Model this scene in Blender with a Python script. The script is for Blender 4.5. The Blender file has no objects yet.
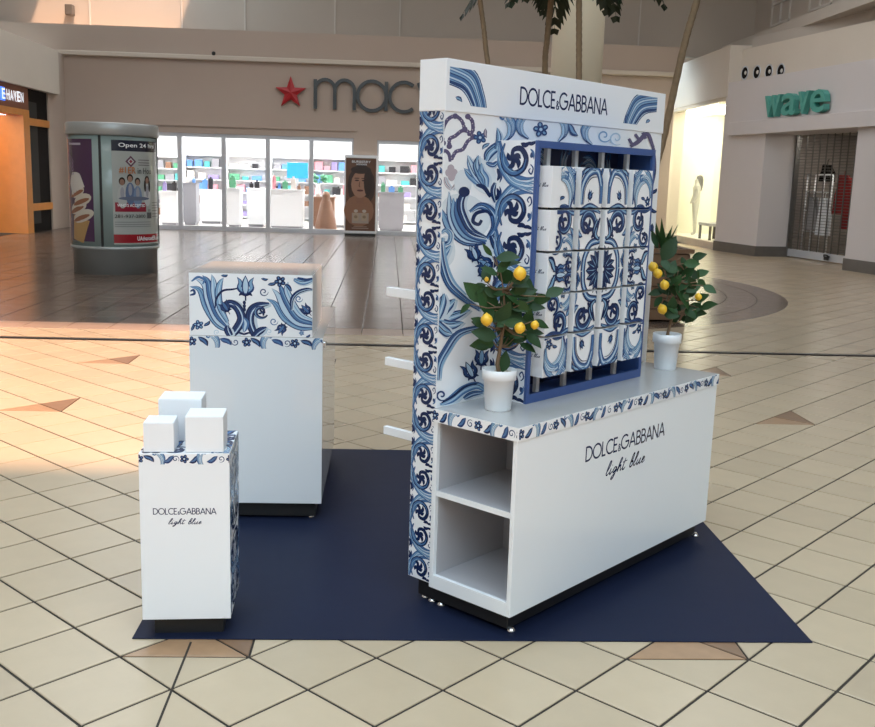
import bpy, bmesh, math, random
from mathutils import Vector, Matrix
random.seed(7)
SC = bpy.context.scene
COL = SC.collection
PI = math.pi

# ------------------------------------------------------------------ camera
F_PX, PITCH, YAW, ROLL = 991.97, math.radians(10.576), math.radians(3.073), math.radians(1.742)
CAM = Vector((0.651, -2.695, 1.601))
cp, sp, cy_, sy_ = math.cos(PITCH), math.sin(PITCH), math.cos(YAW), math.sin(YAW)
FW = Vector((sy_*cp, cy_*cp, -sp))
R0 = Vector((cy_, -sy_, 0)); U0 = R0.cross(FW)
RT = R0*math.cos(ROLL) + U0*math.sin(ROLL)
UP = -R0*math.sin(ROLL) + U0*math.cos(ROLL)
cd = bpy.data.cameras.new('camera'); cam = bpy.data.objects.new('camera', cd); COL.objects.link(cam)
cd.sensor_fit = 'HORIZONTAL'; cd.sensor_width = 36.0; cd.lens = F_PX/875*36; cd.clip_end = 200
B = -FW
cam.matrix_world = Matrix(((RT.x, UP.x, B.x, CAM.x), (RT.y, UP.y, B.y, CAM.y), (RT.z, UP.z, B.z, CAM.z), (0, 0, 0, 1)))
SC.camera = cam

# ------------------------------------------------------------------ sky, sun, exposure
SC.view_settings.view_transform = 'Standard'
try: SC.view_settings.look = 'None'
except Exception: pass
SC.view_settings.gamma = 1.0
SC.view_settings.use_curve_mapping = False
SC.view_settings.exposure = 0.12
w = bpy.data.worlds.new('sky'); SC.world = w; w.use_nodes = True
w.node_tree.nodes['Background'].inputs[0].default_value = (0.70, 0.87, 1.0, 1)
w.node_tree.nodes['Background'].inputs[1].default_value = 5.0
SUN_DIR = Vector((-0.29, 0.40, -0.866)).normalized()
sd = bpy.data.lights.new('sun', 'SUN'); sun = bpy.data.objects.new('sun', sd); COL.objects.link(sun)
sd.energy = 7.5; sd.angle = math.radians(2.0); sd.color = (1.0, 0.62, 0.40)
sun.rotation_euler = SUN_DIR.to_track_quat('-Z', 'Y').to_euler()
sun.location = (4, -6, 14)

CEIL_Z = 9.0
SKYLIGHTS = [(-3.6, 3.1, -1.7, 3.6), (-8.0, -3.9, 23.5, 26.0), (-6.0, 11.0, -12.0, -4.5)]  # last opening, unseen behind the camera, is added to light the display front
FILL_PANELS = [(2.5, 8.0, 9.0, 20.0), (-6.5, -0.5, 10.0, 20.0)]   # unseen glowing panels added under the ceiling to brighten the far mall
def area(name, loc, sx, sy, energy, color, rot=(0, 0, 0), portal=False):
    l = bpy.data.lights.new(name, 'AREA'); o = bpy.data.objects.new(name, l); COL.objects.link(o)
    l.shape = 'RECTANGLE'; l.size = sx; l.size_y = sy; l.energy = energy; l.color = color
    o.location = loc; o.rotation_euler = rot
    if portal: l.cycles.is_portal = True
    return o
for i, (x0, x1, y0, y1) in enumerate(SKYLIGHTS):
    area('skylight_portal', ((x0+x1)/2, (y0+y1)/2, CEIL_Z-0.02), x1-x0, y1-y0, 1, (1, 1, 1), portal=True)

# ------------------------------------------------------------------ pixel helpers
def ray(x, y): return FW + RT*((x-437.5)/F_PX) - UP*((y-363.5)/F_PX)
def at_z(x, y, z=0.0):
    d = ray(x, y); return CAM + d*((z-CAM.z)/d.z)
def at_y(x, y, Y):
    d = ray(x, y); return CAM + d*((Y-CAM.y)/d.y)
def at_plane(x, y, p, n):
    d = ray(x, y); return CAM + d*((p-CAM).dot(n)/d.dot(n))

# ------------------------------------------------------------------ materials
MATS = {}
def mat(name, color, rough=0.5, metal=0.0, noise=None, bump=None, emit=None, coat=0.0, spec=0.5, rnd=None, alpha=None):
    """noise=(scale, amount) colour variation; bump=(scale,strength); rnd=(source, amount)"""
    m = bpy.data.materials.new(name); m.use_nodes = True; MATS[name] = m
    nt = m.node_tree; N = nt.nodes; L = nt.links; b = N['Principled BSDF']
    b.inputs['Roughness'].default_value = rough; b.inputs['Metallic'].default_value = metal
    b.inputs['Specular IOR Level'].default_value = spec
    b.inputs['Coat Weight'].default_value = coat; b.inputs['Coat Roughness'].default_value = 0.06
    c = (*color, 1)
    b.inputs['Base Color'].default_value = c
    out = None
    tc = N.new('ShaderNodeTexCoord')
    if noise:
        nz = N.new('ShaderNodeTexNoise'); nz.inputs['Scale'].default_value = noise[0]; nz.inputs['Detail'].default_value = 5
        L.new(tc.outputs['Object'], nz.inputs['Vector'])
        mr = N.new('ShaderNodeMapRange'); mr.inputs[3].default_value = 1-noise[1]; mr.inputs[4].default_value = 1+noise[1]
        L.new(nz.outputs['Fac'], mr.inputs[0]); out = mr.outputs[0]
    if rnd:
        s = N.new('ShaderNodeObjectInfo').outputs['Random'] if rnd[0] == 'object' else N.new('ShaderNodeNewGeometry').outputs['Random Per Island']
        mr = N.new('ShaderNodeMapRange'); mr.inputs[3].default_value = 1-rnd[1]; mr.inputs[4].default_value = 1+rnd[1]
        L.new(s, mr.inputs[0])
        if out:
            mm = N.new('ShaderNodeMath'); mm.operation = 'MULTIPLY'; L.new(out, mm.inputs[0]); L.new(mr.outputs[0], mm.inputs[1]); out = mm.outputs[0]
        else: out = mr.outputs[0]
    if out:
        vm = N.new('ShaderNodeVectorMath'); vm.operation = 'SCALE'; vm.inputs[0].default_value = color
        L.new(out, vm.inputs['Scale']); L.new(vm.outputs[0], b.inputs['Base Color'])
    if bump:
        nz = N.new('ShaderNodeTexNoise'); nz.inputs['Scale'].default_value = bump[0]; nz.inputs['Detail'].default_value = 4
        L.new(tc.outputs['Object'], nz.inputs['Vector'])
        bp = N.new('ShaderNodeBump'); bp.inputs['Strength'].default_value = bump[1]; bp.inputs['Distance'].default_value = 0.01
        L.new(nz.outputs['Fac'], bp.inputs['Height']); L.new(bp.outputs[0], b.inputs['Normal'])
    if emit:
        b.inputs['Emission Color'].default_value = (*emit[0], 1); b.inputs['Emission Strength'].default_value = emit[1]
    return m
def print_mat(name, rough=0.25, coat=0.0):
    m = mat(name, (1, 1, 1), rough, coat=coat)
    nt = m.node_tree; a = nt.nodes.new('ShaderNodeAttribute'); a.attribute_name = 'Ink'
    nt.links.new(a.outputs['Color'], nt.nodes['Principled BSDF'].inputs['Base Color'])
    return m
def glass_mat(name, tint=(1, 1, 1), gloss=0.08):
    m = bpy.data.materials.new(name); m.use_nodes = True; MATS[name] = m
    nt = m.node_tree; N = nt.nodes; L = nt.links
    N.remove(N['Principled BSDF'])
    t = N.new('ShaderNodeBsdfTransparent'); t.inputs[0].default_value = (*tint, 1)
    g = N.new('ShaderNodeBsdfGlossy'); g.inputs['Roughness'].default_value = 0.02
    fr = N.new('ShaderNodeFresnel'); fr.inputs[0].default_value = 1.45
    mx = N.new('ShaderNodeMixShader')
    ge = N.new('ShaderNodeNewGeometry'); fm_ = N.new('ShaderNodeMath'); fm_.operation = 'SUBTRACT'; fm_.inputs[0].default_value = 1.0
    L.new(ge.outputs['Backfacing'], fm_.inputs[1]); mu = N.new('ShaderNodeMath'); mu.operation = 'MULTIPLY'; L.new(fr.outputs[0], mu.inputs[0]); L.new(fm_.outputs[0], mu.inputs[1])
    L.new(mu.outputs[0], mx.inputs[0]); L.new(t.outputs[0], mx.inputs[1]); L.new(g.outputs[0], mx.inputs[2])
    L.new(mx.outputs[0], N['Material Output'].inputs[0]); return m

M_TILE = mat('beige_tile', (0.49, 0.382, 0.258), 0.28, noise=(9, 0.07), bump=(60, 0.02), rnd=('object', 0.05))
M_TILE2 = mat('beige_tile_far', (0.46, 0.36, 0.245), 0.26, noise=(9, 0.07), rnd=('island', 0.06))
M_ACC1 = mat('tan_accent_tile', (0.36, 0.215, 0.12), 0.3, noise=(14, 0.25))
M_ACC2 = mat('brown_accent_tile', (0.22, 0.125, 0.07), 0.3, noise=(14, 0.25))
M_GROUT = mat('dark_grout', (0.030, 0.022, 0.016), 0.8)
M_DTILE = mat('brown_tile', (0.135, 0.095, 0.072), 0.22, noise=(6, 0.15), rnd=('island', 0.28))
M_PTILE = mat('rose_border_tile', (0.33, 0.23, 0.175), 0.28, noise=(6, 0.1), rnd=('island', 0.08))
M_STRIP = mat('dark_metal_strip', (0.03, 0.025, 0.022), 0.35, 0.6)
M_MAT = mat('navy_mat', (0.0095, 0.0140, 0.036), 0.5, spec=0.14, noise=(3, 0.12), bump=(5, 0.10))
M_WHITE = mat('white_gloss_laminate', (0.80, 0.82, 0.84), 0.08, bump=(5, 0.010))
M_WHITE2 = mat('white_satin_board', (0.80, 0.81, 0.83), 0.4)
M_GLOSS = mat('white_mirror_gloss', (0.72, 0.75, 0.78), 0.03)
M_TOPW = mat('counter_top_gloss', (0.44, 0.43, 0.42), 0.08)  # white tops, base colour greyed to stand in for reflected dark surroundings
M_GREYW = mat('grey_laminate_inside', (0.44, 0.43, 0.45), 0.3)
M_BLACK = mat('black_plinth', (0.012, 0.012, 0.013), 0.45)
M_FOOT = mat('foot_metal', (0.75, 0.75, 0.75), 0.25, 1.0)
M_BLUE = mat('cobalt_frame', (0.040, 0.085, 0.25), 0.35)
M_NAVY = mat('navy_recess', (0.012, 0.022, 0.085), 0.4)
M_ROD = mat('white_rod', (0.72, 0.70, 0.68), 0.3)
M_INK = print_mat('printed_ink', 0.22)
M_LETTER = mat('navy_lettering', (0.02, 0.03, 0.12), 0.35)
M_POT = mat('white_ceramic', (0.78, 0.80, 0.82), 0.3)
M_PEB = mat('pebbles', (0.55, 0.5, 0.42), 0.7, rnd=('island', 0.3))
M_LEAF = mat('green_leaf', (0.020, 0.056, 0.015), 0.5, spec=0.3, noise=(25, 0.3), rnd=('object', 0.3))
M_LEMON = mat('lemon_skin', (0.80, 0.47, 0.03), 0.4, bump=(120, 0.15))
M_BARK = mat('brown_bark', (0.16, 0.10, 0.055), 0.8, noise=(30, 0.3), bump=(60, 0.4))
M_PALMBARK = mat('palm_bark', (0.23, 0.16, 0.095), 0.85, noise=(20, 0.25), bump=(40, 0.5))
M_PALM = mat('palm_leaf', (0.02, 0.035, 0.015), 0.4, noise=(9, 0.3))
M_WALL = mat('beige_wall_paint', (0.50, 0.40, 0.33), 0.7, noise=(1.5, 0.03), bump=(80, 0.03))
M_FASCIA = mat('cream_fascia_paint', (0.66, 0.58, 0.49), 0.7, noise=(1.5, 0.03))
M_UPWALL = mat('taupe_upper_wall', (0.50, 0.44, 0.38), 0.8, noise=(1.2, 0.04))
M_WAVEW = mat('pale_lilac_plaster', (0.66, 0.61, 0.60), 0.5, noise=(1.4, 0.03))
M_CEIL = mat('ceiling_paint', (0.62, 0.58, 0.53), 0.8)
M_BASEB = mat('grey_skirting', (0.13, 0.115, 0.10), 0.4, noise=(8, 0.2))
M_COLUMN = mat('cream_column', (0.72, 0.64, 0.48), 0.6, noise=(1.5, 0.03))
M_STEEL = mat('brushed_steel', (0.36, 0.37, 0.36), 0.38, 0.35, noise=(4, 0.08))
M_ALU = mat('aluminium_frame', (0.62, 0.64, 0.68), 0.35, 0.4)
M_STAR = mat('red_star', (0.42, 0.014, 0.02), 0.4)
M_DGREY = mat('dark_grey_letter', (0.045, 0.05, 0.055), 0.3)
M_TEAL = mat('teal_letter', (0.09, 0.36, 0.30), 0.35, emit=None)
M_ORANGE = mat('orange_wood', (0.66, 0.25, 0.045), 0.35, noise=(5, 0.12))
M_BRICKO = mat('rust_sign_band', (0.22, 0.07, 0.03), 0.45)
M_BLACKP = mat('black_panel', (0.012, 0.010, 0.009), 0.7, spec=0.1)
M_SIGNW = mat('lit_white_letter', (0.9, 0.92, 1), 0.4, emit=((0.85, 0.92, 1.0), 0.9))
M_SIGNB = mat('lit_blue_letter', (0.05, 0.15, 0.7), 0.4, emit=((0.05, 0.2, 0.9), 1.0))
M_WOOD = mat('planter_wood', (0.13, 0.065, 0.03), 0.5, noise=(7, 0.3))
M_SOIL = mat('soil', (0.05, 0.035, 0.025), 0.9)
M_GLASS = glass_mat('clear_glass')
M_KGLASS = mat('pale_green_backing', (0.29, 0.36, 0.34), 0.2)
M_SHOPW = mat('shop_white', (0.86, 0.87, 0.89), 0.4)
M_SHOPF = mat('shop_floor', (0.7, 0.68, 0.65), 0.25)
M_LAMP = mat('lit_ceiling_panel', (1, 1, 1), 0.5, emit=((1.0, 0.99, 0.97), 10.0))
M_WLAMP = mat('lit_window_ceiling', (1, 1, 1), 0.5, emit=((1.0, 0.97, 0.80), 9.0))
M_WINW = mat('window_bay_cream', (0.86, 0.84, 0.70), 0.5)
M_GATE = mat('grey_gate_metal', (0.20, 0.19, 0.18), 0.4, 0.7)
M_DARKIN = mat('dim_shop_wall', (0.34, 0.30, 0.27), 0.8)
M_REDC = mat('red_garment', (0.35, 0.03, 0.03), 0.8)
M_GREYC = mat('grey_garment', (0.35, 0.34, 0.34), 0.8)
M_MANN = mat('pale_mannequin', (0.46, 0.44, 0.38), 0.4)
M_HAIR = mat('grey_hair', (0.05, 0.045, 0.035), 0.6)
GOODS = [mat('goods_'+n, c, 0.4) for n, c in [('black', (.02, .02, .025)), ('teal', (.08, .4, .4)), ('pink', (.7, .3, .35)), ('grey', (.3, .3, .33)),
         ('brown', (.25, .13, .08)), ('violet', (.3, .25, .5)), ('pale', (.75, .7, .65)), ('green', (.1, .35, .2)), ('blue', (.12, .3, .7))]]
M_SBLUE = mat('sky_blue_panel', (0.04, 0.42, 0.85), 0.4)
M_TOTEM = mat('totem_board', (0.10, 0.045, 0.025), 0.3)

# ------------------------------------------------------------------ mesh helpers
class MB:
    def __init__(s): s.v = []; s.f = []; s.smooth = []
    def add(s, vs, fs, smooth=False):
        o = len(s.v); s.v += [tuple(v) for v in vs]
        for f in fs: s.f.append([o+i for i in f]); s.smooth.append(smooth)
        return s
    def box(s, x0, x1, y0, y1, z0, z1, c=0.0):
        if c <= 0:
            vs = [(x, y, z) for x in (x0, x1) for y in (y0, y1) for z in (z0, z1)]
            return s.add(vs, [(0, 1, 3, 2), (4, 6, 7, 5), (0, 4, 5, 1), (2, 3, 7, 6), (0, 2, 6, 4), (1, 5, 7, 3)])
        bm = bmesh.new(); bmesh.ops.create_cube(bm, size=1)
        for v in bm.verts: v.co = ((x0+x1)/2+v.co.x*(x1-x0), (y0+y1)/2+v.co.y*(y1-y0), (z0+z1)/2+v.co.z*(z1-z0))
        bmesh.ops.bevel(bm, geom=bm.edges[:], offset=c, segments=2, profile=0.5, affect='EDGES')
        bm.verts.index_update()
        s.add([v.co[:] for v in bm.verts], [[v.index for v in f.verts] for f in bm.faces]); bm.free(); return s
    def lathe(s, prof, n=32, center=(0, 0), caps=True):
        o = []
        for (r, z) in prof:
            for k in range(n):
                a = 2*PI*k/n; o.append((center[0]+r*math.cos(a), center[1]+r*math.sin(a), z))
        fs = [(j*n+k, j*n+(k+1) % n, (j+1)*n+(k+1) % n, (j+1)*n+k) for j in range(len(prof)-1) for k in range(n)]
        b = len(s.v); s.add(o, fs, True)
        if caps:
            s.f.append([b+k for k in range(n)][::-1]); s.smooth.append(False)
            s.f.append([b+(len(prof)-1)*n+k for k in range(n)]); s.smooth.append(False)
        return s
    def tube(s, pts, rad, n=8):
        pts = [Vector(p) for p in pts]; m = len(pts)
        if not hasattr(rad, '__len__'): rad = [rad]*m
        vs = []; ref = None
        for i, p in enumerate(pts):
            t = (pts[min(i+1, m-1)]-pts[max(i-1, 0)]).normalized()
            if ref is None: ref = t.orthogonal().normalized()
            ref = (ref - t*ref.dot(t)).normalized(); bt = t.cross(ref)
            for k in range(n):
                a = 2*PI*k/n; vs.append(p + (ref*math.cos(a)+bt*math.sin(a))*rad[i])
        fs = [(j*n+k, j*n+(k+1) % n, (j+1)*n+(k+1) % n, (j+1)*n+k) for j in range(m-1) for k in range(n)]
        b = len(s.v); s.add(vs, fs, True)
        s.f.append([b+k for k in range(n)][::-1]); s.smooth.append(False)
        s.f.append([b+(m-1)*n+k for k in range(n)]); s.smooth.append(False)
        return s
    def prism(s, poly, z0, z1):
        n = len(poly)
        vs = [(x, y, z0) for x, y in poly]+[(x, y, z1) for x, y in poly]
        return s.add(vs, [list(range(n))[::-1], list(range(n, 2*n))]+[(i, (i+1) % n, n+(i+1) % n, n+i) for i in range(n)])
    def mesh(s, name, material):
        me = bpy.data.meshes.new(name); me.from_pydata(s.v, [], s.f); me.update()
        if any(s.smooth):
            me.polygons.foreach_set('use_smooth', s.smooth)
        if material: me.materials.append(material)
        return me
    def build(s, name, material, parent=None, loc=None, **kw):
        return obj(name, s.mesh(name, material), parent, loc, **kw)
def obj(name, me, parent=None, loc=None, rot=None, label=None, cat=None, group=None, kind=None):
    o = bpy.data.objects.new(name, me); COL.objects.link(o)
    if parent: o.parent = parent
    if loc is not None: o.location = loc
    if rot is not None: o.rotation_euler = rot
    return tag(o, label, cat, group, kind)
def tag(o, label=None, cat=None, group=None, kind=None):
    if label: o['label'] = label
    if cat: o['category'] = cat
    if group: o['group'] = group
    if kind: o['kind'] = kind
    return o
def thing(name, label, cat, loc=(0, 0, 0), rz=0.0, group=None):
    o = bpy.data.objects.new(name, None); COL.objects.link(o); o.empty_display_size = 0.1
    o.location = loc; o.rotation_euler = (0, 0, rz); return tag(o, label, cat, group)
def struct(name, mb, m, label=None, parent=None):
    return mb.build(name, m, parent, kind=None if parent else 'structure', label=label)
def box(name, m, parent, x0, x1, y0, y1, z0, z1, c=0.0, **kw): return MB().box(x0, x1, y0, y1, z0, z1, c).build(name, m, parent, **kw)

# ------------------------------------------------------------------ 2D painter for flat print
NAVY = (0.010, 0.020, 0.075); DBLU = (0.022, 0.052, 0.155); MBLU = (0.065, 0.150, 0.32); LBLU = (0.20, 0.35, 0.52); PBLU = (0.45, 0.58, 0.70); WHT = (0.76, 0.79, 0.82)
def crom(pts, sub=6):
    if len(pts) < 3: return [Vector(p).to_2d() for p in pts]
    P = [Vector(p).to_2d() for p in pts]; P = [P[0]*2-P[1]]+P+[P[-1]*2-P[-2]]; o = []
    for i in range(1, len(P)-2):
        for k in range(sub):
            t = k/sub; a, b, c, d = P[i-1:i+3]
            o.append(0.5*((2*b)+(c-a)*t+(2*a-5*b+4*c-d)*t*t+(3*b-a-3*c+d)*t**3))
    o.append(P[-2]); return o
class Paint:
    def __init__(s, T=None): s.p = []; s.layer = 0; s.T = T or (lambda u, v: (u, v))
    def poly(s, pts, col): s.p.append(([Vector(s.T(*p)) for p in pts], col, s.layer))
    def up(s): s.layer += 1
    def stroke(s, pts, w, col, t0=0.25, t1=0.25, sub=5, smooth=True):
        c = crom(pts, sub) if smooth else [Vector(p).to_2d() for p in pts]
        n = len(c); L_ = []; R_ = []
        for i, p in enumerate(c):
            t = c[min(i+1, n-1)]-c[max(i-1, 0)]
            if t.length < 1e-9: t = Vector((1, 0))
            t.normalize(); nn = Vector((-t.y, t.x)); q = i/(n-1)
            k = 1.0
            if q < 0.35: k = min(k, t0+(1-t0)*math.sin(q/0.35*PI/2))
            if q > 0.55: k = min(k, t1+(1-t1)*math.cos((q-0.55)/0.45*PI/2))
            L_.append(p+nn*w/2*k); R_.append(p-nn*w/2*k)
        for i in range(n-1): s.poly([R_[i], R_[i+1], L_[i+1], L_[i]], col)
        s.up()
    def ell(s, x, y, rx, ry, col, rot=0, n=14):
        c, d = math.cos(rot), math.sin(rot)
        s.poly([(x+rx*math.cos(2*PI*k/n)*c-ry*math.sin(2*PI*k/n)*d, y+rx*math.cos(2*PI*k/n)*d+ry*math.sin(2*PI*k/n)*c) for k in range(n)], col); s.up()
    def rect(s, x0, x1, y0, y1, col): s.poly([(x0, y0), (x1, y0), (x1, y1), (x0, y1)], col); s.up()
    def mesh(s, name, M3, clip=None, eps=0.0003, step=5e-6, material=None, slices=0):
        vs, fs, cols = [], [], []
        for pts, col, ly in s.p:
            if clip: pts = clip_poly(pts, clip)
            if len(pts) < 3: continue
            bits = [pts]
            if slices:
                a0, a1 = min(q.x for q in pts), max(q.x for q in pts); k0, k1 = math.floor(a0/slices), math.floor(a1/slices)
                bits = [clip_poly(pts, (k*slices, (k+1)*slices, -9, 9)) for k in range(k0, k1+1)]
            for bt in bits:
                if len(bt) < 3: continue
                o = len(vs)
                for q in bt: vs.append(M3(q.x, q.y, eps+ly*step))
                fs.append(list(range(o, o+len(bt)))); cols.append(col)
        me = bpy.data.meshes.new(name); me.from_pydata(vs, [], fs); me.update()
        at = me.attributes.new('Ink', 'FLOAT_COLOR', 'FACE')
        flat = []
        for c in cols: flat += [c[0], c[1], c[2], 1.0]
        at.data.foreach_set('color', flat)
        me.materials.append(material or M_INK); return me
def clip_poly(pts, r):
    x0, x1, y0, y1 = r
    for ax, lim, sg in ((0, x0, 1), (0, x1, -1), (1, y0, 1), (1, y1, -1)):
        o = []
        for i in range(len(pts)):
            a, b = pts[i], pts[(i+1) % len(pts)]
            da, db = sg*(a[ax]-lim), sg*(b[ax]-lim)
            if da >= 0: o.append(a)
            if (da >= 0) != (db >= 0): o.append(a+(b-a)*(da/(da-db)))
        pts = o
        if not pts: return []
    return pts
def TR(x, y, s, rot=0, fx=1, fy=1):
    c, d = math.cos(rot)*s, math.sin(rot)*s
    return lambda u, v: (x+u*fx*c-v*fy*d, y+u*fx*d+v*fy*c)
def comp(P, T, fn, *a):
    old = P.T; P.T = lambda u, v: old(*T(u, v)); fn(P, *a); P.T = old
# --- motifs, each about two units across
def m_leaf(P, c0=NAVY, c1=MBLU):
    P.stroke([(0, -1), (0.25, -0.3), (0.1, 0.4), (0, 1)], 0.75, c0, 0.05, 0.02); P.stroke([(0, -0.8), (0.2, -0.2), (0.08, 0.4), (0, 0.9)], 0.3, c1, 0.1, 0.05)
def m_flower(P, c0=NAVY, c1=MBLU):
    for k in range(5):
        a = k*2*PI/5+0.3; P.ell(0.55*math.cos(a), 0.55*math.sin(a), 0.42, 0.36, c0, a)
    for k in range(5):
        a = k*2*PI/5+0.3; P.ell(0.6*math.cos(a), 0.6*math.sin(a), 0.2, 0.14, c1, a)
    P.ell(0, 0, 0.2, 0.2, PBLU)
def m_tulip(P, c0=DBLU, c1=LBLU, c2=PBLU):
    P.stroke([(0, -1.2), (0, -0.5)], 0.22, NAVY, 0.6, 0.6)
    for sx in (-1, 1):
        P.stroke([(0, -0.7), (sx*0.55, -0.1), (sx*0.45, 0.5), (sx*0.75, 1.0)], 0.42, c0, 0.3, 0.02); P.stroke([(sx*.05, -0.5), (sx*0.5, 0), (sx*0.45, 0.5), (sx*0.7, 0.9)], 0.24, c1, 0.2, 0.02)
    P.stroke([(0, -0.7), (0.02, 0.2), (0, 1.15)], 0.62, c0, 0.4, 0.02); P.stroke([(0, -0.5), (0, 0.2), (0, 1.0)], 0.42, c2, 0.4, 0.02); P.stroke([(0.05, -0.5), (0.05, 0.5)], 0.12, c1, 0.2, 0.1)
    for sx in (-1, 1): P.stroke([(0, -0.75), (sx*0.35, -0.55), (sx*0.6, -0.75)], 0.25, NAVY, 0.4, 0.05)
def spiral(turns, r0=1.0, r1=0.22, a0=0.0, n=14):
    return [((r0+(r1-r0)*k/n)*math.cos(a0+turns*2*PI*k/n), (r0+(r1-r0)*k/n)*math.sin(a0+turns*2*PI*k/n)) for k in range(n+1)]
def m_scroll(P, c0=NAVY, c1=DBLU, c2=LBLU, tre=True):
    s = spiral(0.95, 1.0, 0.38, -0.4)
    P.stroke(s, 0.50, c0, 0.35, 0.5); P.stroke(spiral(0.8, 1.02, 0.45, -0.2), 0.26, c1, 0.2, 0.3); P.stroke(spiral(0.6, 1.08, 0.62, 0.1), 0.09, c2, 0.2, 0.2)
    if tre:
        P.ell(s[-1][0], s[-1][1], 0.24, 0.24, c0)
        for a in (0.2, 1.6, 3.0): P.stroke([(0.15, -0.1), (0.15+0.35*math.cos(a), -0.1+0.35*math.sin(a)), (0.15+0.62*math.cos(a+0.35), -0.1+0.62*math.sin(a+0.35))], 0.28, c0, 0.6, 0.05)
        P.ell(0.2, 0.0, 0.14, 0.1, c1)
def m_acanthus(P, n=6, spread=0.9, cols=None):
    """a fan of ribbons sweeping from (0,-1) up and curling to the right"""
    cols = cols or [MBLU, LBLU, PBLU, PBLU, LBLU, PBLU, MBLU]
    base = [(0.0, -1.0), (-0.35, -0.3), (-0.25, 0.45), (0.25, 0.95)]
    for k in range(n):
        q = k/(n-1)-0.5
        pts = [(x+q*spread*(0.10+0.55*i/3), y-q*spread*0.35*i/3+0.12*math.sin(k*2.1)*(i == 3)) for i, (x, y) in enumerate(base)]
        P.stroke(pts, 0.27, NAVY if k in (0, n-1) else DBLU, 0.35, 0.03); P.stroke(pts, 0.21, cols[k % len(cols)], 0.25, 0.02); P.stroke([(x+0.03, y) for x, y in pts], 0.05, cols[(k+3) % len(cols)], 0.1, 0.02)
    P.stroke([(0.25, 0.95), (0.6, 1.0), (0.72, 0.72), (0.5, 0.62), (0.45, 0.78)], 0.16, MBLU, 0.5, 0.4)
def m_curl(P, c=MBLU, w=0.14): P.stroke(spiral(1.3, 1.0, 0.15, 0.0), w, c, 0.3, 0.6)
def strip_unit(P):
    """one scroll of the climbing vine, one unit wide and about 0.95 high"""
    for k, c in enumerate((MBLU, LBLU, PBLU, LBLU, PBLU, MBLU)):
        q = k/5; l = [(-0.02+.05*q, -.10+.02*q), (.02+.16*q, .42-.08*q), (.34+.12*q, .86-.16*q), (.72+.05*q, 1.02-.22*q), (1.02, 1.10-.34*q)]
        P.stroke(l, .10, DBLU if k in (0, 5) else MBLU, .5, .1); P.stroke(l, .080, c, .4, .05); P.stroke([(a+.01, b) for a, b in l], .018, MBLU if k % 2 else WHT, .3, .05)
    g = [(.20, .06), (.12, .30), (.22, .58), (.46, .70), (.70, .60), (.78, .38), (.64, .18), (.44, .20), (.40, .36)]
    P.stroke(g, .135, NAVY, .3, .6); P.stroke(g[:6], .06, MBLU, .3, .2); P.stroke([(.17, .22), (.20, .48), (.38, .64), (.55, .66)], .03, LBLU, .3, .2)
    P.ell(.42, .36, .085, .085, NAVY)
    for a, l in ((.5, .26), (1.7, .24), (3.3, .2), (-.5, .2)):
        P.stroke([(.44, .38), (.44+l*.6*math.cos(a), .38+l*.6*math.sin(a)), (.44+l*math.cos(a+.5), .38+l*math.sin(a+.5))], .12, NAVY, .7, .05)
    P.stroke([(.80, .05), (.90, .07), (1.02, .03)], .08, NAVY, .3, .5); P.stroke([(.62, .06), (.74, .10), (.86, .05)], .10, NAVY, .1, .3)
    P.stroke([(.02, .60), (.08, .74), (.03, .86)], .10, NAVY, .3, .2); P.stroke([(.10, .66), (.14, .78), (.10, .9)], .05, DBLU, .3, .2)
    P.stroke([(.90, .50), (.97, .58), (.93, .70), (.86, .64), (.90, .58)], .035, DBLU, .6, .6); P.ell(.93, .30, .05, .07, DBLU, .5); P.stroke([(.88, .18), (.96, .26), (.98, .4)], .05, MBLU, .3, .1)
def vine_strip(P, W, H, period, flip=False):
    n = int(H/period)+2
    for k in range(n):
        f = 1 if k % 2 == 0 else -1
        old = P.T; sy = period/0.95
        y0 = k*period+(0 if f > 0 else period*.98)
        T = (lambda u, v, y0=y0, f=f: (((1-u) if flip else u)*W, y0+v*f*sy)); P.T = lambda u, v: old(*T(u, v)); strip_unit(P); P.T = old
def band(P, L_, H, seed=1):
    r = random.Random(seed); x = r.uniform(0, 0.4)*H; k = 0
    while x < L_+H:
        q = k % 5
        if q == 0: comp(P, TR(x, H*0.5, H*0.42, r.uniform(-.5, .5)), m_flower)
        elif q in (1, 3): comp(P, TR(x, H*0.5, H*0.55, r.choice((-1, 1))*r.uniform(0.5, 1.1)), m_leaf, NAVY if q == 1 else DBLU)
        elif q == 2: comp(P, TR(x, H*0.35, H*0.8, r.uniform(-.4, .4), r.choice((-1, 1))), m_acanthus, 4, 0.8)
        else: comp(P, TR(x, H*0.5, H*0.32, r.uniform(0, 6)), m_curl, DBLU, 0.25)
        x += H*r.uniform(0.6, 0.95); k += 1
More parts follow.
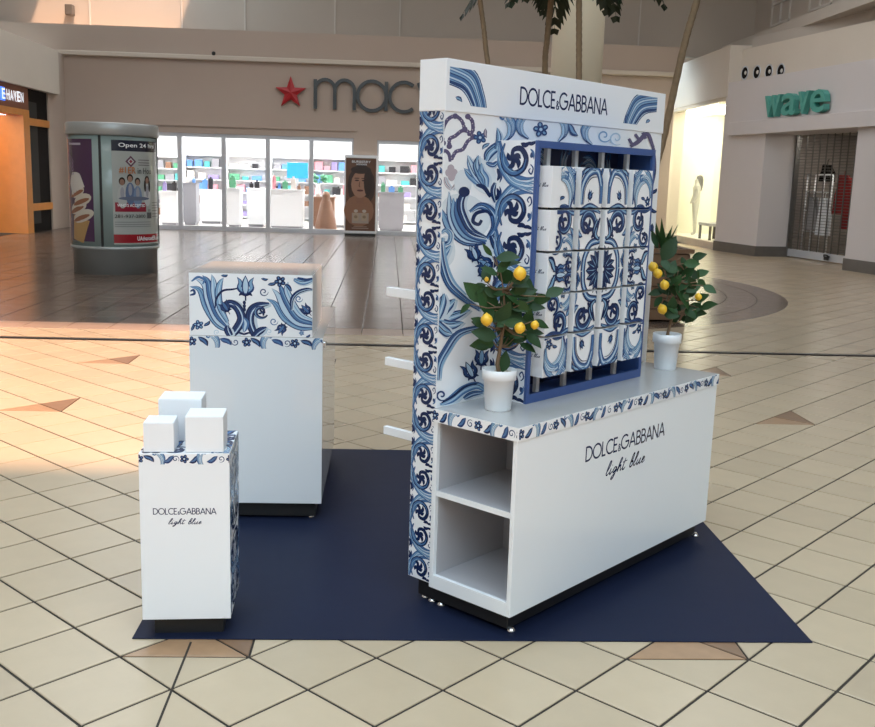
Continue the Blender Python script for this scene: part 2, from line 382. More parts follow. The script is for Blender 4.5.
# --- single-line capitals (cap height 1)
def arc(cx, cy, rx, ry, a0, a1, n=14): return [(cx+rx*math.cos(math.radians(a0+(a1-a0)*k/n)), cy+ry*math.sin(math.radians(a0+(a1-a0)*k/n))) for k in range(n+1)]
GL = {'D': (0.78, [[(0.06, 0), (0.06, 1)], [(0.06, 0.95), (0.25, 0.95)]+arc(0.27, 0.5, 0.47, 0.45, 90, -90)+[(0.25, 0.05), (0.06, 0.05)]]),
      'O': (0.98, [arc(0.49, 0.5, 0.46, 0.46, 0, 360, 26)]), 'L': (0.46, [[(0.06, 0), (0.06, 1)], [(0.02, 0.05), (0.46, 0.05)]]),
      'C': (0.80, [arc(0.49, 0.5, 0.46, 0.46, 48, 312, 22)]), 'E': (0.50, [[(0.06, 0), (0.06, 1)], [(0.02, 0.05), (0.48, 0.05)], [(0.02, 0.5), (0.44, 0.5)], [(0.02, 0.95), (0.48, 0.95)]]),
      'G': (0.98, [arc(0.49, 0.5, 0.46, 0.46, 45, 360, 24), [(0.52, 0.5), (0.99, 0.5)]]), 'A': (0.80, [[(0.02, 0), (0.40, 1)], [(0.40, 1), (0.78, 0)], [(0.16, 0.33), (0.64, 0.33)]]),
      'B': (0.60, [[(0.06, 0), (0.06, 1)], [(0.06, 0.95), (0.25, 0.95)]+arc(0.26, 0.74, 0.24, 0.21, 90, -90, 9)+[(0.06, 0.53)], [(0.26, 0.53)]+arc(0.30, 0.29, 0.26, 0.24, 90, -90, 9)+[(0.06, 0.05)]]),
      'N': (0.80, [[(0.06, 0), (0.06, 1)], [(0.06, 1), (0.72, 0)], [(0.72, 0), (0.72, 1)]])}
def caps(P, text, x, y, h, w=0.13, sx=1.0, col=NAVY):
    for ch in text:
        if ch == ' ': x += 0.18*h*sx; continue
        if ch == '&':
            for st in ([(0.62, 0.0), (0.15, 0.62), (0.22, 0.9), (0.42, 0.8), (0.36, 0.62), (0.05, 0.3), (0.15, 0.02), (0.42, 0.05), (0.62, 0.4)],):
                P.stroke([(x+a*h*0.52*sx+0.05*h, y+b*h*0.5) for a, b in st], h*0.085, col, 0.9, 0.9)
            x += 0.40*h*sx; continue
        wd, sts = GL[ch]
        for st in sts: P.stroke([(x+a*h*sx, y+b*h) for a, b in st], w*h, col, 1, 1, smooth=False)
        x += (wd+0.06)*h*sx
    return x
SCRIPT = [  # handwritten "light blue", x-height about 1
    [(0.0, 0.3), (0.35, 1.2), (0.45, 2.2), (0.25, 2.2), (0.12, 1.0), (0.1, 0.2), (0.3, 0.0), (0.6, 0.4)],
    [(0.75, 1.0), (0.68, 0.3), (0.8, 0.0), (1.1, 0.4)], [(0.80, 1.45), (0.86, 1.55)],
    [(1.75, 0.85), (1.45, 1.0), (1.22, 0.5), (1.35, 0.1), (1.65, 0.5), (1.78, 0.9), (1.65, -0.4), (1.4, -1.0), (1.2, -0.8), (1.6, -0.1), (2.0, 0.5)],
    [(2.0, 0.5), (2.35, 1.6), (2.38, 2.2), (2.2, 2.1), (2.1, 1.0), (2.05, 0.0), (2.2, 0.7), (2.45, 1.0), (2.52, 0.4), (2.6, 0.0), (2.85, 0.4)],
    [(3.05, 2.0), (2.95, 0.8), (2.98, 0.1), (3.2, 0.05), (3.4, 0.4)], [(2.7, 1.35), (3.45, 1.5)],
    [(4.2, 0.4), (4.55, 1.3), (4.62, 2.2), (4.42, 2.2), (4.3, 1.0), (4.28, 0.2), (4.5, 0.0), (4.75, 0.4), (4.7, 0.9), (4.5, 0.8), (4.8, 0.75)],
    [(4.95, 0.4), (5.25, 1.4), (5.3, 2.2), (5.12, 2.2), (5.02, 1.0), (5.0, 0.2), (5.2, 0.0), (5.45, 0.4)],
    [(5.6, 1.0), (5.52, 0.3), (5.68, 0.0), (5.95, 0.4), (6.08, 1.0), (6.02, 0.3), (6.15, 0.0), (6.4, 0.3)],
    [(6.4, 0.35), (6.75, 0.6), (6.8, 0.95), (6.6, 0.95), (6.48, 0.4), (6.65, 0.02), (7.05, 0.35)]]
def script(P, x, y, h, sx=1.0, slant=0.25, col=NAVY):
    for st in SCRIPT: P.stroke([(x+(a+b*slant)*h*sx, y+b*h) for a, b in st], h*0.32, col, 0.6, 0.5)

# ------------------------------------------------------------------ text from the built-in font
def text_data(s, size=1.0, bold=0.0, extrude=0.0):
    c = bpy.data.curves.new('lettering', 'FONT'); c.body = s; c.size = size; c.offset = bold; c.extrude = extrude; c.resolution_u = 3
    o = bpy.data.objects.new('lettering', c); COL.objects.link(o)
    dg = bpy.context.evaluated_depsgraph_get(); me = bpy.data.meshes.new_from_object(o.evaluated_get(dg))
    vs = [v.co.copy() for v in me.vertices]; fs = [list(p.vertices) for p in me.polygons]
    bpy.data.objects.remove(o); bpy.data.curves.remove(c); bpy.data.meshes.remove(me)
    return vs, fs
def text_fit(s, x0, x1, y0, y1, bold=0.0, extrude=0.0):
    vs, fs = text_data(s, 1.0, bold, extrude)
    ax, bx = min(v.x for v in vs), max(v.x for v in vs); ay, by = min(v.y for v in vs), max(v.y for v in vs)
    return [Vector((x0+(v.x-ax)/(bx-ax)*(x1-x0), y0+(v.y-ay)/(by-ay)*(y1-y0), v.z)) for v in vs], fs


# ================================================================== FLOOR
S = 0.214                     # half diagonal of one floor tile (12 inch tiles laid at 45 degrees)
MATX0, MATX1, MATY0, MATY1 = -0.205, 2.205, 0.552, 3.02
STRIP_Y = 6.74
floor = struct('floor', MB().box(-11, 17, -13, 34, -0.2, -0.004), M_GROUT, 'polished mall floor of beige diamond tiles, brown tile band and dark joints')
def proj(p):
    d = p-CAM; z = d.dot(FW); return 437.5+F_PX*d.dot(RT)/z, 363.5-F_PX*d.dot(UP)/z, z
def tile_mb(mb, poly, h=0.0, gap=0.0052, bev=0.0025, depth=0.006):
    """one thin slab with chamfered top edge; poly counter-clockwise, joint taken off"""
    cx = sum(p[0] for p in poly)/len(poly); cy = sum(p[1] for p in poly)/len(poly)
    def inset(d):
        o = []
        n = len(poly)
        for i in range(n):
            p0, p1, p2 = Vector(poly[i-1]), Vector(poly[i]), Vector(poly[(i+1) % n])
            a = (p1-p0).normalized(); b = (p2-p1).normalized()
            na, nb = Vector((-a.y, a.x)), Vector((-b.y, b.x)); m = (na+nb); l = m.length
            if l < 1e-6: o.append(p1+na*d); continue
            m.normalize(); o.append(p1+m*(d/max(0.35, m.dot(na))))
        return o
    A, Bv = inset(gap), inset(gap+bev); n = len(poly)
    vs = [(p.x, p.y, h-depth) for p in A]+[(p.x, p.y, h-bev*0.5) for p in A]+[(p.x, p.y, h) for p in Bv]
    mb.add(vs, [list(range(2*n, 3*n))]+[(i, (i+1) % n, n+(i+1) % n, n+i) for i in range(n)]+[(n+i, n+(i+1) % n, 2*n+(i+1) % n, 2*n+i) for i in range(n)])
def clipY(poly, lim, sg):
    pts = [Vector(p) for p in poly]; o = []
    for i in range(len(pts)):
        a, b = pts[i], pts[(i+1) % len(pts)]; da, db = sg*(a.y-lim), sg*(b.y-lim)
        if da >= 0: o.append(a)
        if (da >= 0) != (db >= 0): o.append(a+(b-a)*(da/(da-db)))
    return o
HALF = MB(); tile_mb(HALF, [(S, 0), (0, S), (-S, 0), (0, -S)]); tile_me = HALF.mesh('floor_tile', M_TILE)
acc = {}
for k in range(-4, 6):
    for m in range(-2, 5): acc[(1+8*k-1, 2+8*m)] = 'top'; acc[(1+8*k, 2+8*m+1)] = 'left'
cand = []
near_rest = MB()
HID = [(192, 318, 275, 500), (150, 226, 400, 610), (440, 640, 60, 560), (520, 700, 390, 500)]
for a in range(-22, 36):
    for b in range(-8, 33):
        if (a+b) % 2: continue
        x, y = a*S, b*S
        if y-S >= STRIP_Y-0.04: continue
        poly = [(x+S, y), (x, y+S), (x-S, y), (x, y-S)]
        if (a, b) in acc:
            if acc[(a, b)] == 'top': pa, pb, ma = [(x+S, y), (x, y+S), (x-S, y)], [(x-S, y), (x, y-S), (x+S, y)], M_ACC1
            else: pa, pb, ma = [(x, y+S), (x-S, y), (x, y-S)], [(x, y-S), (x+S, y), (x, y+S)], M_ACC2
            for pl, mm, nm in ((pa, ma, 'accent_tile'), (pb, M_TILE, 'floor_tile')):
                q = MB(); tile_mb(q, [(px-x, py-y) for px, py in pl], gap=0.0042); q.build(nm, mm, floor, (x, y, 0))
            continue
        if y+S > STRIP_Y-0.04:
            pl = clipY(poly, STRIP_Y-0.04, -1)
            if len(pl) >= 3: tile_mb(near_rest, pl)
            continue
        px, py, z = proj(Vector((x, y, 0)))
        hidden = MATX0+.1 < x < MATX1-.1 and MATY0+.1 < y < MATY1-.1
        hidden = hidden or any(q[0] < px < q[1] and q[2] < py < q[3] for q in HID)
        if z > 0.3 and -25 < px < 900 and py < 750 and not hidden: cand.append((-1/z**3, x, y))
        else: tile_mb(near_rest, poly)
cand.sort()
for k, (_, x, y) in enumerate(cand):
    if k < 270: obj('floor_tile', tile_me, floor, (x, y, 0))
    else: tile_mb(near_rest, [(x+S, y), (x, y+S), (x-S, y), (x, y-S)])
near_rest.build('floor_tiles_rest', M_TILE2, floor, kind='stuff')
# saw-cut control joint seen at the lower left
g = MB(); q0, q1 = at_z(157, 727), at_z(191, 642); dv = (q1-q0).normalized(); nv = Vector((-dv.y, dv.x, 0))*0.004
g.add([tuple(p+Vector((0, 0, 0.0006))) for p in (q0-dv*1-nv, q0-dv*1+nv, q1+nv, q1-nv)], [(0, 3, 2, 1)]); g.build('control_joint', M_GROUT, floor)
# metal strip, rose border and brown promenade
box('expansion_strip', M_STRIP, floor, -10, 14, STRIP_Y, STRIP_Y+0.075, -0.004, 0.003, label='dark metal expansion strip')
MYF = 24.9
ZC, ZR, ZY0 = (1.5, 13.05), 5.25, 7.80
far = MB(); dark = MB(); rose = MB()
def in_zone(x, y):
    return (x < ZC[0] and 7.35 < y < 25.5) or math.hypot(x-ZC[0], y-ZC[1]) < ZR
for a in range(-52, 80):
    for b in range(31, 120):
        if (a+b) % 2: continue
        x, y = a*S, b*S
        if y+S < STRIP_Y+.08 or all(in_zone(x+i*S, y+j*S) for i, j in ((1, 0), (0, 1), (-1, 0), (0, -1))) or y > 25.2 or x < -8.2 or x > 15.5: continue
        pl = [(x+S, y), (x, y+S), (x-S, y), (x, y-S)]
        if y-S < STRIP_Y+0.08: pl = clipY(pl, STRIP_Y+0.08, 1)
        if len(pl) >= 3: tile_mb(far, pl)
x = -8.2
T2 = 0.43
while x < ZC[0]-0.01:
    x1 = min(x+T2, ZC[0])
    tile_mb(rose, [(x, 7.37), (x1, 7.37), (x1, ZY0), (x, ZY0)], 0.001)
    y = ZY0; j = 0
    while y < MYF:
        off = T2/2 if j % 2 else 0
        tile_mb(dark, [(x+off*0, y), (x1, y), (x1, y+T2), (x, y+T2)], 0.001); y += T2; j += 1
    x = x1
r = ZR
while r > 0.5:
    r0 = r-T2; n = max(3, int(PI*(r0+.2)/T2))
    for k in range(n):
        a0, a1 = -PI/2+PI*k/n, -PI/2+PI*(k+1)/n
        P4 = [(ZC[0]+rr*math.cos(t), ZC[1]+rr*math.sin(t)) for rr, t in ((r0, a0), (r, a0), (r, a1), (r0, a1))]
        tile_mb(dark, P4, 0.001)
    r = r0
far.build('diamond_tiles_far', M_TILE2, floor, kind='stuff'); dark.build('brown_tiles', M_DTILE, floor, kind='stuff'); rose.build('rose_border_tiles', M_PTILE, floor, kind='stuff')

# ================================================================== SHELL
# ceiling with skylight openings
def holed_plate(x0, x1, y0, y1, z0, z1, holes):
    xs = sorted({x0, x1, *[h[0] for h in holes], *[h[1] for h in holes]}); ys = sorted({y0, y1, *[h[2] for h in holes], *[h[3] for h in holes]})
    m = MB()
    for i in range(len(xs)-1):
        for j in range(len(ys)-1):
            cx, cy = (xs[i]+xs[i+1])/2, (ys[j]+ys[j+1])/2
            if any(h[0] < cx < h[1] and h[2] < cy < h[3] for h in holes): continue
            m.box(xs[i], xs[i+1], ys[j], ys[j+1], z0, z1)
    return m
ceiling = struct('ceiling', holed_plate(-11, 17, -13, 34, CEIL_Z, CEIL_Z+0.3, SKYLIGHTS), M_CEIL, 'flat painted ceiling with rectangular skylight openings')
M_FILL = mat('fill_panel_glow', (0.9, 0.9, 0.9), 0.5, emit=((0.90, 0.95, 1.0), 1.75))
for q in FILL_PANELS: box('fill_panel', M_FILL, ceiling, q[0], q[1], q[2], q[3], CEIL_Z-.03, CEIL_Z-.005)  # added glowing panels, out of view, fill light for the far walls
MY = 25.0                                        # department store front
def X(px, py=180, Y=MY): return at_y(px, py, Y).x
def Z(px, py, Y=MY): return at_y(px, py, Y).z
XD0, XD1, XD2, XD3 = X(136), X(353), X(376.5), X(461)
ZD = 2.60
wb = MB()
wb.box(-8.3, XD0, MY, MY+0.3, 0, 4.55); wb.box(XD0, XD1, MY, MY+0.3, ZD, 4.55); wb.box(XD1, XD2, MY, MY+0.3, 0, 4.55)
wb.box(XD2, XD3, MY, MY+0.3, ZD-0.03, 4.55); wb.box(XD3, 8.42, MY, MY+0.3, 0, 4.55)
wall_back = struct('wall_back', wb, M_WALL, 'beige department store front wall above the glass doors')
struct('trim_1', MB().box(-8.3, 8.45, MY-0.16, MY, 4.50, 4.62, 0.02), M_FASCIA, 'slim cream ledge running along the top of the store front')
struct('trim_2', MB().box(-11, 8.5, MY-0.10, MY+1.2, 4.62, 5.28), M_WALL, 'cream fascia band above the store front')
struct('trim_3', MB().box(XD0-0.3, XD1+0.1, MY-0.05, MY, ZD+0.18, ZD+0.24), M_WALL, 'thin moulding above the glass doors')
wu = struct('wall_upper_back', MB().box(-11, 11.2, MY+1.2, MY+1.5, 5.2, CEIL_Z), M_UPWALL, 'plain upper wall of large panels under the skylight')
for px in (90, 182, 245, 335, 400, 640):
    xx = X(px, 15, MY+1.2); box('panel_joint', M_CEIL, wu, xx-0.02, xx+0.02, MY+1.17, MY+1.2, 5.2, CEIL_Z)
ww = at_y(72, 12, MY+1.2)
m = MB(); m.box(ww.x-.1, ww.x+.1, ww.y-.32, ww.y-.06, ww.z-.12, ww.z+.16, 0.02); m.box(ww.x-.03, ww.x+.03, ww.y-.08, ww.y, ww.z-.03, ww.z+.03)
tag(m.build('wall_floodlight', M_BASEB), 'small dark floodlight fixed high on the upper wall', 'light')
ww = at_y(214, 57, MY-0.16)
tag(MB().lathe([(0.03, -.05), (0.05, -0.02), (0.05, 0.03), (0.02, 0.05)], 12).build('ledge_sensor', M_BLACK, None, (ww.x, ww.y-0.05, 4.66)), 'tiny black sensor on the ledge above the glass doors', 'sensor')
# left side: small shop beside the department store
LX = -8.0
def at_x(px, py): return at_plane(px, py, Vector((LX, 0, 0)), Vector((1, 0, 0)))
yj0, yj1, yp1 = at_x(24, 170).y, at_x(30, 170).y, at_x(51, 170).y
ZF0, ZF1 = 3.42, 4.52
struct('wall_left', MB().box(LX-0.4, LX, yp1, MY+0.2, 0, ZF1), M_WALL, 'narrow beige pier at the corner beside the black shop panel')
struct('trim_4', MB().box(LX-2.5, LX+0.12, 5.0, yp1+0.55, ZF0, ZF1), M_FASCIA, 'deep cream fascia above the orange shop front')
struct('wall_upper_left', MB().box(-11, -10.6, -13, MY+1.5, ZF1, CEIL_Z), M_UPWALL, 'upper wall on the left side')
struct('wall_left_near', MB().box(LX-0.4, LX, -13, yj0-3.6, 0, ZF1), M_FASCIA, 'cream side wall left of the camera')
shop = thing('storefront', 'orange timber shop front with rust sign band left of the kiosk', 'shop front', (LX, yj0, 0))
zb = at_x(15, 108).z; ys = yj0-3.6
box('sign_band', M_BRICKO, shop, -0.35, 0.03, ys-yj0, yj1-yj0, zb, ZF0)
box('jamb', M_ORANGE, shop, -0.35, 0.04, 0.0, yj1-yj0, 0, zb)
box('lintel', M_ORANGE, shop, -0.35, 0.035, ys-yj0, 0, zb-0.14, zb)
pn = box('side_panel', M_ORANGE, shop, -1.6, -1.5, ys-yj0, 0.0, 0, zb-0.14)
for k in range(14): box('rib', M_ORANGE, pn, -1.5, -1.475, -3.5+k*0.25, -3.38+k*0.25, 0, zb-0.14)
box('lamp_panel', mat('warm_shop_lamp', (1, 1, 1), .5, emit=((1.0, 0.72, 0.42), 7.0)), shop, -1.3, -0.6, -3.2, -0.4, zb-0.12, zb-0.10)
box('return_panel', M_ORANGE, shop, -1.5, -0.35, 0.06, 0.1, 0, zb-0.14)
bp = box('black_panel', M_BLACKP, shop, -0.3, -0.04, yj1-yj0, yp1-yj0, 0, ZF0)
for z0, z1 in ((at_x(42, 127).z, at_x(42, 120).z), (at_x(42, 210).z, at_x(42, 203).z)):
    box('orange_rail', M_ORANGE, shop, -0.06, 0.02, yj1-yj0, yp1-yj0-0.02, z0, z1)
gl = box('dark_pane', mat('smoked_glass', (0.03, 0.03, 0.028), 0.5, spec=0.15), shop, -0.05, -0.035, yj1-yj0+0.1, yj1-yj0+0.75, 0.2, at_x(38, 103).z)
sign = thing('shop_sign', 'lit white letters reading HAVEN with a blue letter on the rust band', 'sign', (LX+0.03, 0, 0))
def side_letters(txt, pa, pb, m):
    ya, yb = at_x(pa, 95).y, at_x(pb, 95).y; n = len(txt)
    for i, ch in enumerate(txt):
        y0 = ya+(yb-ya)*i/n; y1 = ya+(yb-ya)*(i+0.78)/n
        z0, z1 = at_x(10, 100.5).z, at_x(10, 90.3).z
        vs, fs = text_fit(ch, 0, 1, z0, z1, 0.012, 0.0)
        mb = MB(); mb.add([(0.05, y0+v.x*(y1-y0), v.y) for v in vs], fs); mb.add([(0.0, y0+v.x*(y1-y0), v.y) for v in vs], fs)
        mb.build('letter', m, sign)
side_letters('HAVEN', 3, 20.5, M_SIGNW); side_letters('E', -1.5, 2.4, M_SIGNW)
box('blue_tile', M_SIGNB, sign, 0.0, 0.03, at_x(-3, 95).y, at_x(2.4, 95).y, at_x(10, 102).z, at_x(10, 89).z)

# ---- department store glass doors
def door(idx, xa, xb, mull, ztop):
    fr = MB(); y0, y1 = MY+0.06, MY+0.16; t = 0.055
    fr.box(xa, xb, y0, y1, ztop-0.10, ztop); fr.box(xa, xb, y0, y1, 0, 0.12)
    fr.box(xa, xa+t, y0, y1, 0.12, ztop-0.10); fr.box(xb-t, xb, y0, y1, 0.12, ztop-0.10)
    d = struct('door_%d' % idx, fr, M_ALU, 'row of aluminium framed glass doors into the bright store' if idx == 1 else 'aluminium framed glass doors right of the portrait totem')
    es = [xa]+mull+[xb]
    for xm in mull: box('mullion', M_ALU, d, xm-0.06, xm+0.06, y0-0.01, y1, 0.0, ztop-0.08)
    for i in range(len(es)-1):
        box('pane', M_GLASS, d, es[i]+0.05, es[i+1]-0.05, y0+0.045, y0+0.05, 0.1, ztop-0.1)
door(1, XD0, XD1, [X(179.5), X(223.5), X(267.5), X(311)], ZD)
door(2, XD2, XD3, [X(419)], ZD-0.03)
# ---- department store interior
struct('wall_store_back', MB().box(-9, 8.4, 33, 33.2, 0, 3.4), M_SHOPW, 'white back wall of the bright store')
struct('wall_store_left', MB().box(-9.2, -9, MY+0.3, 33.2, 0, 3.4), M_SHOPW)
struct('wall_store_right', MB().box(8.2, 8.4, MY+0.3, 33.2, 0, 3.4), M_SHOPW)
struct('floor_store', MB().box(-9, 8.3, MY+0.31, 33, -0.003, 0.004), M_SHOPF, 'pale shiny floor inside the store')
cs = struct('ceiling_store', MB().box(-9.2, 8.4, MY+0.3, 33.2, 3.4, 3.6), M_SHOPW, 'white ceiling with light panels inside the store')
for i in range(5):
    for j in range(3):
        box('light_panel', M_LAMP, cs, -8+i*3.3, -6.2+i*3.3, 26+j*2.3, 27.2+j*2.3, 3.36, 3.39)
GN = ['black', 'teal', 'pink', 'grey', 'brown', 'violet', 'pale', 'green', 'blue']; gi = [0]
ORD = ['first', 'second', 'third', 'fourth', 'fifth', 'sixth', 'seventh', 'eighth', 'ninth', 'tenth', 'eleventh', 'twelfth', 'thirteenth', 'fourteenth']
def gm(r): gi[0] = r.randrange(len(GOODS)); return (GOODS[gi[0]],)
def counter(px0, px1, Y, h, label, base=M_SHOPW, goods=True, seed=0, tall=0.0):
    x0, x1 = X(px0, 200, Y), X(px1, 200, Y); r = random.Random(seed)
    t = thing('shop_counter', label, 'counter', ((x0+x1)/2, Y, 0)); w = (x1-x0)/2
    box('body', base, t, -w, w, 0, 0.55, 0.08, h-0.04); box('plinth', GOODS[3], t, -w+.04, w-.04, 0.03, 0.52, 0.0, 0.08); box('top', base, t, -w-.02, w+.02, -.02, .57, h-0.04, h)
    x = -w+0.05; k = 0
    while x < w-0.12 and goods:
        bw = r.uniform(0.07, 0.2); bh = r.uniform(0.1, 0.35); 
        m = MB(); m.box(0, bw, -0.06, 0.06, 0, bh, 0.008); m.box(bw*.3, bw*.7, -0.03, 0.03, bh, bh+0.05, 0.005)
        m.build('tester_bottle', *gm(r), None, ((x0+x1)/2+x, Y+0.2, h), label='%s tester, %s on the %s' % (GN[gi[0]], ORD[k], label.split(' with ')[0]), cat='bottle', group='testers on the '+label)
        x += bw+r.uniform(0.03, 0.18); k += 1
    return t
def shelfunit(px0, px1, Y, h, label, rows=4, seed=0, frame=M_SHOPW):
    x0, x1 = X(px0, 200, Y), X(px1, 200, Y); w = (x1-x0)/2; r = random.Random(seed)
    t = thing('shelf_unit', label, 'shelf', ((x0+x1)/2, Y, 0))
    box('back', frame, t, -w, w, 0.36, 0.4, 0, h); box('side_panel', frame, t, -w-.03, -w, 0, .4, 0, h); box('side_panel', frame, t, w, w+.03, 0, .4, 0, h)
    for k in range(rows+1):
        z = 0.1+k*(h-0.15)/rows; box('shelf', frame, t, -w, w, 0, 0.36, z-0.03, z)
        if k == rows: break
        x = -w+0.04; kk = 0
        while x < w-0.15:
            bw = r.uniform(0.16, 0.36); bh = r.uniform(0.3, 0.75)*(h-0.2)/rows
            MB().box(0, bw, 0.05, 0.25, 0, bh, 0.006).build('boxed_goods', *gm(r), None, ((x0+x1)/2+x, Y, z), label='%s carton, %s on the %s shelf up, %s' % (GN[gi[0]], ORD[kk], ORD[k], label.replace('shelf ', '')), cat='box', group='cartons on the '+label); kk += 1
            x += bw+r.uniform(0.02, 0.16)
counter(160, 177, 27.0, 1.0, 'first white store counter from the kiosk', seed=3)
counter(183, 196, 27.6, 1.25, 'dark grey store counter behind the second pane', base=GOODS[3], seed=4)
counter(200, 221, 28.6, 1.05, 'low white store counter behind the second pane', seed=5)
counter(227, 240, 26.8, 1.15, 'narrow white store counter behind the third pane', seed=6)
counter(247, 264, 27.5, 1.15, 'white store counter at the third pane right', seed=7)
counter(270, 303, 26.9, 1.15, 'wide white store counter behind the fourth pane', seed=8)
counter(313, 334, 27.4, 0.95, 'brown store counter with vase behind the fifth pane', base=GOODS[4], goods=False, seed=9)
counter(334, 352, 28.4, 1.0, 'white store counter beside the portrait totem', seed=10)
counter(379, 404, 27.2, 1.15, 'grey glass store counter right of the portrait totem', base=GOODS[3], seed=11)
shelfunit(155, 182, 31.8, 2.1, 'shelf unit at the store left', 5, 21)
shelfunit(186, 222, 32.2, 2.2, 'shelf unit behind the second pane', 5, 22)
shelfunit(228, 266, 32.2, 2.2, 'shelf unit behind the third pane', 5, 23)
shelfunit(272, 309, 32.2, 2.2, 'shelf unit behind the blue panel', 5, 24)
shelfunit(313, 350, 31.5, 2.2, 'shelf unit behind the vase', 5, 25)
shelfunit(377, 416, 31.5, 2.2, 'shelf unit right of the totem', 5, 26)
p0, p1 = at_y(287, 178, 28.5), at_y(308, 163, 28.5)
t = thing('standing_sign', 'bright sky blue panel standing in the store', 'sign', ((p0.x+p1.x)/2, 28.5, 0))
hw = (p1.x-p0.x)/2; box('board', M_SBLUE, t, -hw, hw, -.03, .03, p0.z, p1.z, 0.01); box('post', M_ALU, t, -.03, .03, -.02, .02, 0.02, p0.z); box('foot', M_ALU, t, -.25, .25, -.2, .2, 0, 0.02)
vx = at_y(318, 192, 27.6)
t = thing('flower_vase', 'white vase of dark flowers on the brown store counter', 'vase', (vx.x, 27.6, 0.95))
MB().lathe([(0.06, 0), (0.09, 0.1), (0.06, 0.3), (0.08, 0.38)], 14).build('vase', M_SHOPW, t)
fm = MB(); rr = random.Random(2)
for k in range(16):
    a, e = rr.uniform(0, 6.28), rr.uniform(0.1, 1.2); c = Vector((math.cos(a)*.2*e, math.sin(a)*.15*e, 0.52+rr.uniform(-.08, .14)))
    fm.lathe([(0.01, -.05), (0.06, -.03), (0.06, .03), (0.01, .05)], 7, (0, 0)); n = 28
    fm.v[-n:] = [tuple(Vector(v)+c) for v in fm.v[-n:]]
    fm.tube([(0, 0, 0.36), tuple(c)], 0.006, 4)
fm.build('flowers', GOODS[7], t)

dv_ = at_y(326, 215, 26.4)
tag(MB().lathe([(0.30, 0), (0.32, .05), (0.27, .35), (.2, .62), (.17, .8), (.1, .92), (.12, 1.0), (.09, 1.1), (.02, 1.13)], 18).build('draped_form', GOODS[4], None, (dv_.x, 26.4, .004)), 'dark brown draped dress form behind the fifth glass pane', 'dress form')
# ---- department store sign
SY = MY-0.02
sg = thing('store_sign', 'dark raised lower-case letters beside a red five-pointed star above the glass doors', 'sign', (0, SY, 0))
c = at_y(291, 93, SY); R = 0.43
poly = [(c.x+(R if k % 2 == 0 else R*0.40)*math.sin(k*PI/5), c.z+(R if k % 2 == 0 else R*0.40)*math.cos(k*PI/5)) for k in range(10)]
st = MB(); vs = [(x, -0.02, z) for x, z in poly]+[(x, -0.10, z) for x, z in poly]+[(c.x, -0.15, c.z)]
st.add(vs, [(10+i, 10+(i+1) % 10, 20) for i in range(10)]+[(i, (i+1) % 10, 10+(i+1) % 10, 10+i) for i in range(10)]); st.build('star', M_STAR, sg, label='red star')
def ribbon3(pts, w, y0, y1, mb):
    P = [Vector(p) for p in pts]; n = len(P); A, Bq = [], []
    for i, p in enumerate(P):
        t = (P[min(i+1, n-1)]-P[max(i-1, 0)]).normalized(); nn = Vector((-t.y, t.x))*w/2; A.append(p+nn); Bq.append(p-nn)
    o = [(q.x, y, q.y) for y in (y0, y1) for q in A+Bq]
    f = []
    for i in range(n-1):
        a, b, c_, d = i, i+1, n+i+1, n+i
        f += [(a, b, c_, d), (2*n+d, 2*n+c_, 2*n+b, 2*n+a), (a, 2*n+a, 2*n+b, b), (d, c_, 2*n+c_, 2*n+d)]
    f += [(0, n, 3*n, 2*n), (n-1, 3*n-1, 4*n-1, 2*n-1)]
    mb.add(o, f)
zb0 = at_y(330, 109.5, SY).z; H = at_y(330, 80, SY).z-zb0; x0 = at_y(315.5, 95, SY).x
def lett(strokes, wd=0.09):
    mb = MB()
    for q_, s_ in enumerate(strokes): ribbon3(s_, wd*H/0.75, -0.09-.004*q_, 0.0, mb)
    mb.build('letter', M_DGREY, sg)
xm0, xm1 = X(315.5, 95, SY), X(354.5, 95, SY); mm = (xm1-xm0)/2; zt = zb0+H
hm = mm/2
lett([[(xm0, zb0), (xm0, zt)], [(xm0, zt-hm)]+arc(xm0+hm, zt-hm, hm, hm, 180, 0)+[(xm0+mm, zb0)], [(xm0+mm, zt-hm)]+arc(xm0+mm+hm, zt-hm, hm, hm, 180, 0)+[(xm1, zb0)]])
xa = X(372, 95, SY); ra = H/2
lett([arc(xa, zb0+ra, ra, ra, 0, 360, 30), [(xa+ra, zb0), (xa+ra, zt)]])
xc = X(404, 95, SY); lett([arc(xc, zb0+ra, ra, ra, 50, 310, 26)])
xy = X(418, 95, SY); lett([[(xy, zt), (xy+ra*.8, zb0)], [(xy+1.6*ra, zt), (xy+ra*.45, zb0-H*.45)]])
xq = xy+1.75*ra; lett([[(xq, zt+.02), (xq-.06, zt-.16)]])
xs = xq+0.55*ra; lett([arc(xs+.1, zt-ra*.5, ra*.5, ra*.5, 20, 270)+arc(xs+.1, zb0+ra*.5, ra*.5, ra*.5, 90, -160)])

